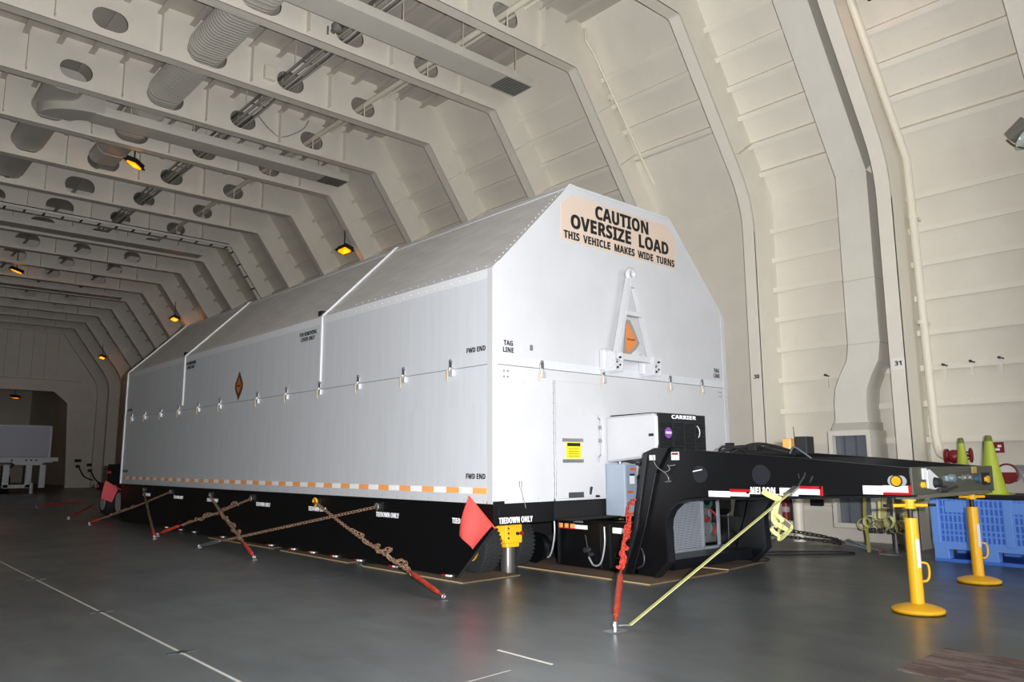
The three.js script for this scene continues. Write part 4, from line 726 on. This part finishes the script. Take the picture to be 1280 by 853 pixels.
  part(ex, 'bottle', [cyl([15.5, 0.38, -8.55], [15.5, 0.76, -8.55], 0.08, 0.08, 16), cyl([15.5, 0.76, -8.55], [15.5, 0.84, -8.55], 0.08, 0.03, 16)], redPaint); part(ex, 'hose', tube([[15.45, 0.86, -8.5], [15.42, 0.82, -8.4], [15.42, 0.5, -8.38], [15.45, 0.38, -8.4]], 0.03, 16, 6), dark); part(ex, 'wall_bracket', bx(15.55, 15.95, 0.5, 0.6, -8.6, -8.5), dark); part(ex, 'bottle_label', cyl([15.5, 0.55, -8.55], [15.5, 0.66, -8.55], 0.0815, 0.0815, 16), M(0xb8a7a2));
  const so = thing('socket_box', 'black socket box on the shell beside the vent post', 'socket', [15.85, 0.8, -7.9]);
  part(so, 'socket_body', rb(15.72, 15.82, 0.68, 0.82, -8.12, -7.86, 0.01), blackMatte); part(so, 'socket_mount', bx(15.82, 15.95, 0.7, 0.8, -8.08, -7.9), creamSteel);
}

// ---------------------------------------------------------------- tie-downs, flags and plywood
const lerp3 = (a, b, t) => a.map((v, i) => v + (b[i] - v) * t);
function binder(t, a, b, mat, r = 0.032) {
  const A = lerp3(a, b, 0.18), B = lerp3(a, b, 0.78);
  const bd = part(t, 'turnbuckle', [cyl(A, B, r, r, 10), cyl(lerp3(a, b, 0.12), A, r * 0.6, r, 10), cyl(B, lerp3(a, b, 0.86), r, r * 0.6, 10)], mat);
  part(bd, 'turnbuckle_screw', cyl(a, A, r * 0.45, r * 0.45, 8), mat); part(bd, 'turnbuckle_screw', cyl(B, b, r * 0.45, r * 0.45, 8), mat);
  part(bd, 'anchor_hook', [new THREE.TorusGeometry(0.022, 0.01, 6, 14).translate(...b), bx(b[0] - 0.04, b[0] + 0.04, 0, 0.01, b[2] - 0.035, b[2] + 0.035)], steel);
}
function tangle(A, B, n, amp, wire = 0.008, pitch = 0.075) {
  const pts = []; for (let k = 0; k <= n; k++) { const p = lerp3(A, B, k / n); pts.push([p[0] + rr(-amp, amp), p[1] + rr(-amp, amp), p[2] + rr(-amp, amp)]); }
  return chain(pts, pitch, wire, false, 0.5);
}
function tieDown(label, a, b, tb, mat, slackA, slackB, opts = {}) {
  const t = thing('tie_down_chain', label, 'chain', [b[0], 0, b[2]], 'tie-down chains along the trailer side');
  const mid = lerp3(a, b, tb), sag = lerp3(a, mid, 0.5); sag[1] -= opts.sag ?? 0.03;
  part(t, 'chain', chain([a, sag, mid], 0.075, 0.008), opts.chainMat ?? rusty);
  part(t, 'hook', [new THREE.TorusGeometry(opts.hookMat ? 0.065 : 0.045, opts.hookMat ? 0.022 : 0.014, 6, 14, 4.6).rotateY(Math.PI / 2).translate(a[0] - 0.005, a[1], a[2])], opts.hookMat ?? galv);
  if (slackA) part(t, 'slack_chain', tangle(lerp3(a, b, slackA), lerp3(a, b, slackB), 12, opts.amp ?? 0.075), opts.chainMat ?? rusty);
  binder(t, mid, b, mat);
  return t;
}
tieDown('rusty tie-down chain with a yellow hook and orange turnbuckle, nearest the diagonal skirt end', [6.79, 0.92, -12.83], [5.71, 0.05, -7.57], 0.8, orangeRed, 0.42, 0.8, { hookMat: yellow });
tieDown('long rusty tie-down chain ending in a silver turnbuckle', [6.79, 0.92, -10.78], [5.77, 0.04, -15.5], 0.84, steel, 0, 0, { sag: 0.0 });
tieDown('rusty tie-down chain with a knotted bundle and red turnbuckle, crossing the long one', [6.79, 0.9, -17.78], [5.74, 0.05, -12.92], 0.8, redChain, 0.35, 0.75, { amp: 0.075 });
tieDown('rusty tie-down chain with doubled slack and red turnbuckle pulling aft', [6.79, 0.9, -15.57], [6.0, 0.05, -18.66], 0.72, redChain, 0.1, 0.68);
tieDown('olive brown tie-down chain hanging steep beside the rear flags', [6.79, 0.92, -22.5], [5.74, 0.05, -18.06], 0.85, redChain, 0.3, 0.8, { amp: 0.03, chainMat: M(0x6b6142, { roughness: 0.8, map: rustTex }) });
tieDown('rusty tie-down chain stretching aft past the rear flags', [6.79, 0.92, -20.4], [5.77, 0.05, -23.5], 0.85, redChain, 0.45, 0.8, { amp: 0.03 });
for (const [a, b, l, m] of [[[7.3, 0.35, -30.5], [6.58, 0.05, -34.4], 'red turnbuckle strap reaching the deck behind the rear bogie', redChain], [[7.2, 0.3, -28.9], [5.9, 0.05, -26.4], 'orange turnbuckle on the deck beside the rear flags', orangeRed]]) { const t = thing('tie_down_strap', l, 'turnbuckle', [b[0], 0, b[2]]); binder(t, a, b, m, 0.035); }
{
  const a = [8.78, 0.97, -7.28], b = [5.89, 0.06, -5.09], at = s => lerp3(a, b, s);
  const t = thing('tie_down_chain', 'bright red tie-down chain from the gooseneck to the deck beside the yellow strap', 'chain', [b[0], 0, b[2]]);
  part(t, 'chain', [...chain([a, [8.66, 0.78, -7.2], [8.5, 0.62, -7.05], at(0.3), at(0.62)], 0.07, 0.009)], redChain);
  part(t, 'slack_chain', [...tangle(at(0.2), at(0.64), 12, 0.05, 0.0085, 0.065), ...tangle(at(0.16), at(0.6), 9, 0.06, 0.0085, 0.065)], redChain);
  part(t, 'chain_end', [...chain([a, [8.76, 1.05, -7.2], [8.74, 1.08, -7.12]], 0.05, 0.0085)], redChain);
  binder(t, at(0.62), b, orangeRed, 0.036);
  part(t, 'deck_anchor', [cyl([5.89, 0, -5.09], [5.89, 0.09, -5.09], 0.03, 0.025, 10), bx(5.78, 6.0, 0, 0.012, -5.15, -5.03)], steel);
}
{
  const t = thing('ratchet_strap', 'pale yellow ratchet strap running from the deck anchor up to the gooseneck arm', 'strap', [6.02, 0, -5.06]);
  const A = [6.06, 0.04, -5.05], B = [8.84, 1.36, -4.64];
  part(t, 'webbing', ribbon([A, lerp3(A, B, 0.3), lerp3(A, B, 0.6), lerp3(A, B, 0.93)], 0.075, 0.005, [0, 0.35, 1], 16), webbing);
  part(t, 'end_hook', [tube([[5.93, 0.05, -5.08], [5.99, 0.05, -5.06], A], 0.009, 8, 6)], galv);
  const rp = lerp3(A, B, 0.9);
  const q = part(t, 'ratchet', [bar(lerp3(A, B, 0.9), lerp3(A, B, 0.955), 0.08, 0.03), cyl([rp[0], rp[1], rp[2] - 0.05], [rp[0], rp[1], rp[2] + 0.05], 0.018, 0.018, 10)], steel);
  part(q, 'ratchet_handle', [...pipe([lerp3(A, B, 0.97), [8.8, 1.42, -4.6], [8.8, 1.47, -4.58]], 0.013, 7), ...pipe([[8.8, 1.4, -4.66], [8.8, 1.46, -4.67]], 0.009, 6), ...pipe([[8.82, 1.36, -4.54], [8.82, 1.43, -4.5]], 0.015, 7)], dark);
  part(t, 'slack_webbing', [ribbon([lerp3(A, B, 0.86), [8.62, 1.14, -4.85], [8.62, 0.98, -4.9], [8.64, 0.9, -4.92], [8.6, 0.84, -4.86]], 0.06, 0.005, [0.3, 0.2, 1], 20), ribbon([[8.6, 1.02, -4.9], [8.52, 0.9, -4.86], [8.66, 0.8, -4.78], [8.62, 0.74, -4.86], [8.56, 0.82, -4.92], [8.6, 0.9, -4.8], [8.55, 0.98, -4.85], [8.62, 0.9, -4.9]], 0.055, 0.005, [1, 0.3, 0.4], 32), ribbon([[8.6, 0.98, -4.84], [8.66, 0.86, -4.72], [8.56, 0.76, -4.74], [8.58, 0.7, -4.84], [8.64, 0.78, -4.88], [8.58, 0.86, -4.78]], 0.055, 0.005, [0.6, 0.3, -0.6], 28), ribbon([lerp3(A, B, 0.85), [8.42, 1.22, -4.86], [8.4, 1.26, -4.92]], 0.07, 0.005, [0, 0.4, 1], 8)], webbing);
}
function flag(label, P, gx, staff, hue = 0xf2605a) {         // P: four corners, cloth bulging a little
  const t = thing('safety_flag', label, 'flag', P[1]);
  const n = 10, pos = [], idx = [];
  for (let j = 0; j <= n; j++) for (let i = 0; i <= n; i++) {
    const u = i / n, v = j / n, q = k => (P[0][k] * (1 - u) + P[1][k] * u) * (1 - v) + (P[3][k] * (1 - u) + P[2][k] * u) * v;
    pos.push(q(0) - gx * Math.sin(v * 2.6) * (0.5 + 0.5 * Math.sin(u * 5 + 0.6)) , q(1), q(2));
  }
  for (let j = 0; j < n; j++) for (let i = 0; i < n; i++) { const a = j * (n + 1) + i; idx.push(a, a + 1, a + n + 2, a, a + n + 2, a + n + 1); }
  const g = new THREE.BufferGeometry(); g.setAttribute('position', new THREE.Float32BufferAttribute(pos, 3)); g.setIndex(idx); g.computeVertexNormals();
  part(t, 'cloth', g, new THREE.MeshPhysicalMaterial({ color: hue, roughness: 0.6, transmission: 0.2, thickness: 0, side: THREE.DoubleSide }));
  part(t, 'staff', cyl(P[0], staff ?? lerp3(P[0], P[1], 1.06), 0.012, 0.012, 8), M(0xd24a34, { roughness: 0.5 }));
}
flag('red warning flag on the front corner of the black skirt', [[6.74, 1.15, -8.38], [6.74, 0.78, -7.9], [6.7, 0.46, -8.24], [6.7, 0.63, -8.5]], 0.07, [6.84, 0.74, -7.95]);
flag('red warning flag beside the rear bogie wheels', [[6.63, 1.13, -25.62], [6.98, 0.87, -25.55], [6.85, 0.48, -25.6], [6.58, 0.61, -25.65]], 0.03, [7.26, 0.72, -25.5], 0xcf2f3c);
flag('darker red warning flag under the rear corner of the container', [[7.25, 0.99, -24.88], [6.9, 0.81, -24.9], [7.0, 0.53, -24.9], [7.27, 0.64, -24.92]], 0.03, [6.87, 0.78, -24.9], 0xa82834);
const wood = (label, x0, x1, z0, z1, turn = 0) => { const t = thing('plywood_sheet', label, 'plywood', [(x0 + x1) / 2, 0, (z0 + z1) / 2]); part(t, 'board', bx(x0, x1, 0.001, 0.018, z0, z1), plywood); part(t, 'board_edge', bx(x0 - 0.002, x0, 0.002, 0.017, z0, z1), M(0xad9570, { roughness: 0.8 })); t.rotation.y = turn; };
wood('plywood sheet under the front end of the black skirt', 6.64, 7.7, -10.9, -8.42, 0.02);
wood('plywood sheet under the middle of the black skirt', 6.66, 7.7, -13.9, -11.4, -0.01);
wood('plywood sheet under the tie-down crossing', 6.68, 7.7, -17.4, -14.4, 0.015);
wood('plywood sheet under the gooseneck base', 8.36, 10.2, -9.5, -6.6, 0.0);
wood('plywood sheet under the generator guard', 10.3, 11.6, -7.7, -6.75, 0.1);

// ---------------------------------------------------------------- things on the deck to the right
function jackStand(x, z, label, turn) {
  const t = thing('jack_stand', label, 'jack stand', [x, 0, z]);
  part(t, 'base', new THREE.LatheGeometry([[0.001, 0.1], [0.07, 0.098], [0.16, 0.082], [0.235, 0.058], [0.258, 0.045], [0.262, 0.035], [0.258, 0.002], [0.001, 0.002]].map(p => new THREE.Vector2(...p)), 40).translate(x, 0, z), yellow);
  const ps = part(t, 'post', [cyl([x, 0.05, z], [x, 0.99, z], 0.068, 0.066, 24)], yellow);
  part(ps, 'post_label', new THREE.CylinderGeometry(0.0682, 0.0692, 0.3, 10, 1, true, -0.75, 0.95).translate(x, 0.62, z), M(0xd9dbe0, { side: THREE.DoubleSide }), 'pale instruction label');
  part(ps, 'carry_handle', tube([[x + 0.045, 0.52, z + 0.04], [x + 0.11, 0.5, z + 0.09], [x + 0.12, 0.4, z + 0.1], [x + 0.1, 0.33, z + 0.08], [x + 0.045, 0.32, z + 0.04]], 0.013, 20, 8), yellow);
  part(t, 'screw', cyl([x, 0.99, z], [x, 1.12, z], 0.028, 0.028, 12), M(0x3c332c, { metalness: 0.6, roughness: 0.5 }));
  const c = Math.cos(turn), s = Math.sin(turn), at = d => [x + c * d, 1.12 + 0.012 * Math.abs(d), z + s * d];
  const h = part(t, 'head', [cyl([x, 1.09, z], [x, 1.17, z], 0.06, 0.045, 12), cyl([x, 1.17, z], [x, 1.195, z], 0.07, 0.07, 12), cyl(at(-0.2), at(0.2), 0.02, 0.02, 8)], yellow);
  part(h, 'grip', cyl(at(-0.3), at(-0.2), 0.016, 0.016, 8), blackMatte); part(h, 'grip', cyl(at(0.2), at(0.3), 0.016, 0.016, 8), blackMatte);
}
jackStand(8.97, -3.49, 'yellow screw jack stand under the gooseneck end with the amber marker', 0.62);
jackStand(11.68, -3.74, 'yellow screw jack stand in front of the blue pallet box', 0.55);
{
  const x0 = 13.75, x1 = 14.95, z0 = -5.02, z1 = -3.4;
  const t = thing('pallet_box', 'blue ribbed plastic pallet box with a black lid', 'pallet box', [(x0 + x1) / 2, 0, (z0 + z1) / 2]);
  part(t, 'deck_board', bx(x0, x1, 0.2, 0.3, z0, z1), blue);
  part(t, 'skid', bx(x0, x1, 0.0, 0.05, z0, z1), blueDeep);
  for (const z of [z0 + 0.11, (z0 + z1) / 2, z1 - 0.11]) for (const x of [x0 + 0.1, x1 - 0.1]) part(t, 'foot_block', rb(x - 0.1, x + 0.1, 0.04, 0.21, z - 0.11, z + 0.11, 0.01), blue);
  part(t, 'wall_panel', bx(x0 + 0.03, x0 + 0.06, 0.3, 1.0, z0, z1), blueDeep); part(t, 'wall_panel', bx(x1 - 0.06, x1 - 0.03, 0.3, 1.0, z0, z1), blueDeep); part(t, 'wall_panel', bx(x0 + 0.06, x1 - 0.06, 0.3, 1.0, z0 + 0.02, z0 + 0.05), blueDeep); part(t, 'wall_panel', bx(x0 + 0.06, x1 - 0.06, 0.3, 1.0, z1 - 0.05, z1 - 0.02), blueDeep);
  const vr = fin(bx(-0.03, 0.03, 0.3, 1.0, -0.012, 0.012)), hr = fin(bx(-0.025, 0.025, -0.012, 0.012, z0, z1)), post = fin(rb(-0.035, 0.035, 0.28, 1.0, -0.06, 0.06, 0.01));
  for (let k = 0; k < 22; k++) piece(t, 'rib', vr, blue, x0 + 0.03, 0, z0 + 0.12 + k * 0.066);
  for (const y of [0.31, 0.42, 0.5, 0.62, 0.74, 0.86, 0.98]) piece(t, 'rail', hr, blue, x0 + 0.028, y, 0);
  for (const z of [z0 + 0.05, z0 + 0.55, z0 + 1.1, z1 - 0.05]) piece(t, 'corner_post', post, blue, x0 + 0.03, 0, z);
  for (const z of [z0 + 0.35, z0 + 1.25]) part(t, 'blank_panel', rb(x0 - 0.004, x0 + 0.03, 0.78, 0.96, z - 0.14, z + 0.14, 0.008), blue);
  for (let k = 0; k < 11; k++) { const x = x0 + 0.12 + k * 0.1; part(t, 'rib', bx(x - 0.012, x + 0.012, 0.3, 1.0, z1 - 0.03, z1), blue); }
  part(t, 'lid', [rb(x0 - 0.03, x1 + 0.03, 1.0, 1.065, z0 - 0.03, z1 + 0.03, 0.02)], blackMatte); 
  part(t, 'lid_rim', [bx(x0 - 0.02, x1 + 0.02, 1.06, 1.075, z0 - 0.02, z0 + 0.03), bx(x0 - 0.02, x0 + 0.03, 1.06, 1.075, z0, z1)], dark);
  const cone = (x, z, h, r, label) => {
    const c = thing('traffic_cone', label, 'cone', [x, 1.066, z], 'lime traffic cones on the pallet box');
    part(c, 'cone_body', new THREE.LatheGeometry([[r + 0.02, 0.0], [r, 0.03], [r * 0.62, h * 0.42], [r * 0.29, h * 0.9]].map(p => new THREE.Vector2(...p)), 32).translate(x, 1.066, z), lime);
    part(c, 'cone_tip', new THREE.LatheGeometry([[r * 0.29, h * 0.9], [r * 0.24, h * 0.98], [r * 0.18, h], [0.001, h]].map(p => new THREE.Vector2(...p)), 24).translate(x, 1.066, z), limeTip);
    part(c, 'cone_base', rb(x - r - 0.04, x + r + 0.04, 1.066, 1.08, z - r - 0.04, z + r + 0.04, 0.005), lime);
  };
  cone(14.12, -4.19, 0.94, 0.2, 'tall lime traffic cone standing before the red fire sign');
  cone(14.5, -4.72, 0.92, 0.16, 'slimmer lime traffic cone standing before the red valve');
}
{
  const t = thing('strap_rack', 'steel rack hung with tangled yellow webbing straps by the shell', 'strap rack', [14.2, 0, -5.9]);
  part(t, 'rack_bar', cyl([14.2, 1.2, -6.3], [14.2, 1.2, -5.1], 0.03, 0.03, 10), galv); part(t, 'rack_leg', cyl([14.2, 0, -5.8], [14.2, 1.2, -5.8], 0.03, 0.03, 10), galv); part(t, 'rack_foot', bx(13.95, 14.45, 0, 0.02, -6.0, -5.6), galv);
  part(t, 'strap', ribbon([[14.16, 1.22, -5.92], [14.13, 0.9, -5.92], [14.12, 0.6, -5.95]], 0.09, 0.006, [0, 0, 1], 10), webbingTan); part(t, 'strap', ribbon([[14.16, 1.22, -6.02], [14.14, 0.9, -6.01], [14.12, 0.6, -6.02]], 0.05, 0.006, [0, 0, 1], 10), webbing);
  part(t, 'strap', ribbon([[14.16, 1.2, -6.25], [14.12, 0.6, -6.28], [14.0, 0.3, -6.2], [13.92, 0.03, -6.16]], 0.06, 0.006, [0, 0.2, 1], 16), M(0x8f8842, { roughness: 0.85 }));
  part(t, 'strap', ribbon([[14.18, 1.18, -5.1], [14.15, 0.9, -5.35], [14.12, 0.62, -5.62]], 0.06, 0.006, [0, 0.6, 0.8], 12), M(0xa9a52f, { roughness: 0.8 }));
  for (let k = 0; k < 7; k++) { const z = -6.28 + k * 0.11, y = 0.5 + 0.05 * Math.sin(k * 2); part(t, 'strap_coil', ribbon(Array.from({ length: 12 }, (_, j) => [14.1 + 0.06 * Math.sin(j * 1.3 + k), y + 0.1 * Math.sin(j * 0.57 * 2), z + 0.1 * Math.cos(j * 0.57 * 2)]), 0.06, 0.006, [1, 0.2, 0.1 * k], 36), [webbingTan, webbing, M(0x7e7648, { roughness: 0.85 })][k % 3]); }
  for (let k = 0; k < 4; k++) part(t, 'ratchet_buckle', rb(14.05, 14.15, 0.36, 0.44, -6.2 + k * 0.17, -6.1 + k * 0.17, 0.015), darkSteel);
}
{
  const t = thing('chain_pile', 'loose dark lashing chain lying along the foot of the shell', 'chain', [15, 0, -8]);
  part(t, 'chain', [...chain([[12.6, 0.75, -7.85], [12.62, 0.4, -7.86], [12.66, 0.12, -7.88], [12.6, 0.03, -7.9]], 0.085, 0.0125, false, 0.4), ...chain([[13.1, 0.7, -7.75], [13.05, 0.4, -7.8], [13.1, 0.1, -7.86]], 0.085, 0.0125, false, 0.4), ...chain([[14.0, 0.28, -8.4], [14.7, 0.24, -8.2], [15.0, 0.16, -7.7], [15.05, 0.1, -7.3], [14.7, 0.05, -6.95]], 0.085, 0.0125, false, 0.6), ...chain([[14.2, 0.2, -8.3], [14.6, 0.12, -7.9], [14.9, 0.06, -7.4], [14.75, 0.05, -7.0]], 0.085, 0.0125, false, 0.6)], M(0x3d3a37, { roughness: 0.6, metalness: 0.3 }));
  part(t, 'chain_hook', [new THREE.TorusGeometry(0.06, 0.02, 6, 12).translate(12.6, 0.06, -7.85)], rusty);
  const c = thing('power_cable', 'black power cable looped across the deck by the gooseneck', 'cable', [13, 0, -7]);
  part(c, 'cable', [tube([[10.6, 0.02, -8.1], [12.1, 0.02, -7.75], [13.2, 0.02, -7.1], [13.75, 0.02, -6.5], [13.65, 0.02, -6.3], [13.3, 0.02, -6.45], [12.7, 0.02, -6.95], [12.0, 0.02, -7.5], [11.5, 0.02, -8.0]], 0.014, 90, 7), tube([[11.0, 0.02, -7.7], [11.9, 0.02, -7.1], [11.75, 0.02, -6.85], [11.2, 0.02, -6.85], [10.4, 0.02, -7.15]], 0.013, 50, 7)], blackMatte);
  const b = thing('load_binder', 'silver lever load binder lying on the deck by the strap rack', 'load binder', [14.6, 0, -6.6]);
  part(b, 'binder_bar', [cyl([14.85, 0.12, -6.95], [14.05, 0.05, -6.05], 0.03, 0.024, 10)], M(0x9fb0bd, { metalness: 0.6, roughness: 0.35 })); part(b, 'binder_bar', [cyl([14.75, 0.05, -7.0], [14.2, 0.05, -6.3], 0.026, 0.026, 10)], M(0x9fb0bd, { metalness: 0.6, roughness: 0.35 })); part(b, 'binder_hook', [new THREE.TorusGeometry(0.05, 0.018, 6, 14, 4.8).rotateX(1.3).translate(14.0, 0.06, -6.0)], M(0x8a2a25));
  const g = thing('green_canister', 'dark green canister on the deck behind the gooseneck', 'canister', [13.2, 0, -8.4]);
  part(g, 'canister_body', rb(13.05, 13.35, 0, 0.36, -8.55, -8.25, 0.04), M(0x1f5a3a, { roughness: 0.4 })); part(g, 'canister_cap', cyl([13.2, 0.36, -8.4], [13.2, 0.42, -8.4], 0.05, 0.05, 12), dark);
  const d = thing('deck_scrap', 'small dark scrap of packing on the deck near the hatch plate', 'scrap', [9.8, 0, -2.1]);
  part(d, 'scrap', exY([[9.72, -2.12], [9.84, -2.16], [9.95, -2.08], [9.86, -2.04]], 0.001, 0.012), dark);
}
// ---------------------------------------------------------------- far end of the hold
{
  const t = thing('support_trailer', 'white support trailer with braced legs at the far end of the hold', 'trailer', [7.4, 0, -54]);
  const wm = M(0xd4d8de, { roughness: 0.5 });
  part(t, 'bed_beam', exZ([[3.9, 2.04], [10.82, 2.04], [10.82, 1.82], [10.2, 1.82], [9.95, 1.6], [8.7, 1.6], [8.45, 1.82], [3.9, 1.82]], -52.3, -52), wm);
  part(t, 'bed', bx(4.2, 10.6, 1.75, 2.0, -60, -52.3), wm);
  for (const x of [8.3, 9.4, 10.1]) part(t, 'support_leg', rb(x - 0.16, x + 0.16, 0.3, 1.62, -52.4, -52.1, 0.03), wm);
  part(t, 'leg_brace', bar([8.0, 0.9, -52.2], [8.7, 1.7, -52.2], 0.08, 0.08), dark); part(t, 'lower_beam', bx(8.2, 9.5, 0.3, 0.5, -52.4, -52.1), wm); part(t, 'jack_foot', cyl([9.55, 0, -51.9], [9.55, 0.6, -51.9], 0.1, 0.08, 12), wm);
  for (const x of [9.2, 9.45, 9.7, 8.5]) part(t, 'beam_hole', cyl([x, 1.88, -52], [x, 1.88, -51.99], 0.05, 0.05, 10), dark);
  for (const x of [5.2, 8.9]) for (const z of [-56, -58]) part(t, 'wheel', cyl([x - 0.2, 0.5, z], [x + 0.2, 0.5, z], 0.5, 0.5, 20), rubber);
  const b = thing('cargo_box', 'plain grey white box loaded on the support trailer', 'box', [7.4, 2.05, -55]);
  part(b, 'box_body', rb(4.3, 10.35, 2.05, 3.85, -59, -52.05, 0.03), M(0xb9bdc9, { roughness: 0.5 })); part(b, 'corner_post', bx(10.28, 10.4, 2.05, 3.88, -52.1, -52.0), M(0xd7dae0)); part(b, 'lid_edge', bx(4.3, 10.38, 3.8, 3.88, -52.08, -52.0), M(0xd0d3da));
  for (const [x, y, l] of [[14.2, 1.5, 'dark valve cluster on the far bulkhead'], [15.0, 1.2, 'dark hose rack on the shell by the far bulkhead']]) { const v = thing('valve_cluster', l, 'valve', [x, y, Z_FWD + 0.3]); part(v, 'valve_body', [cyl([x, y, Z_FWD], [x, y, Z_FWD + 0.4], 0.12, 0.1, 10), bx(x - 0.2, x + 0.2, y + 0.3, y + 0.5, Z_FWD, Z_FWD + 0.2)], dark); part(v, 'hose', tube([[x, y, Z_FWD + 0.35], [x + 0.4, y - 0.7, Z_FWD + 0.4], [x + 1.0, y - 1.0, Z_FWD + 0.4]], 0.05, 12, 6), dark); }
}

renderer.render(scene, camera);
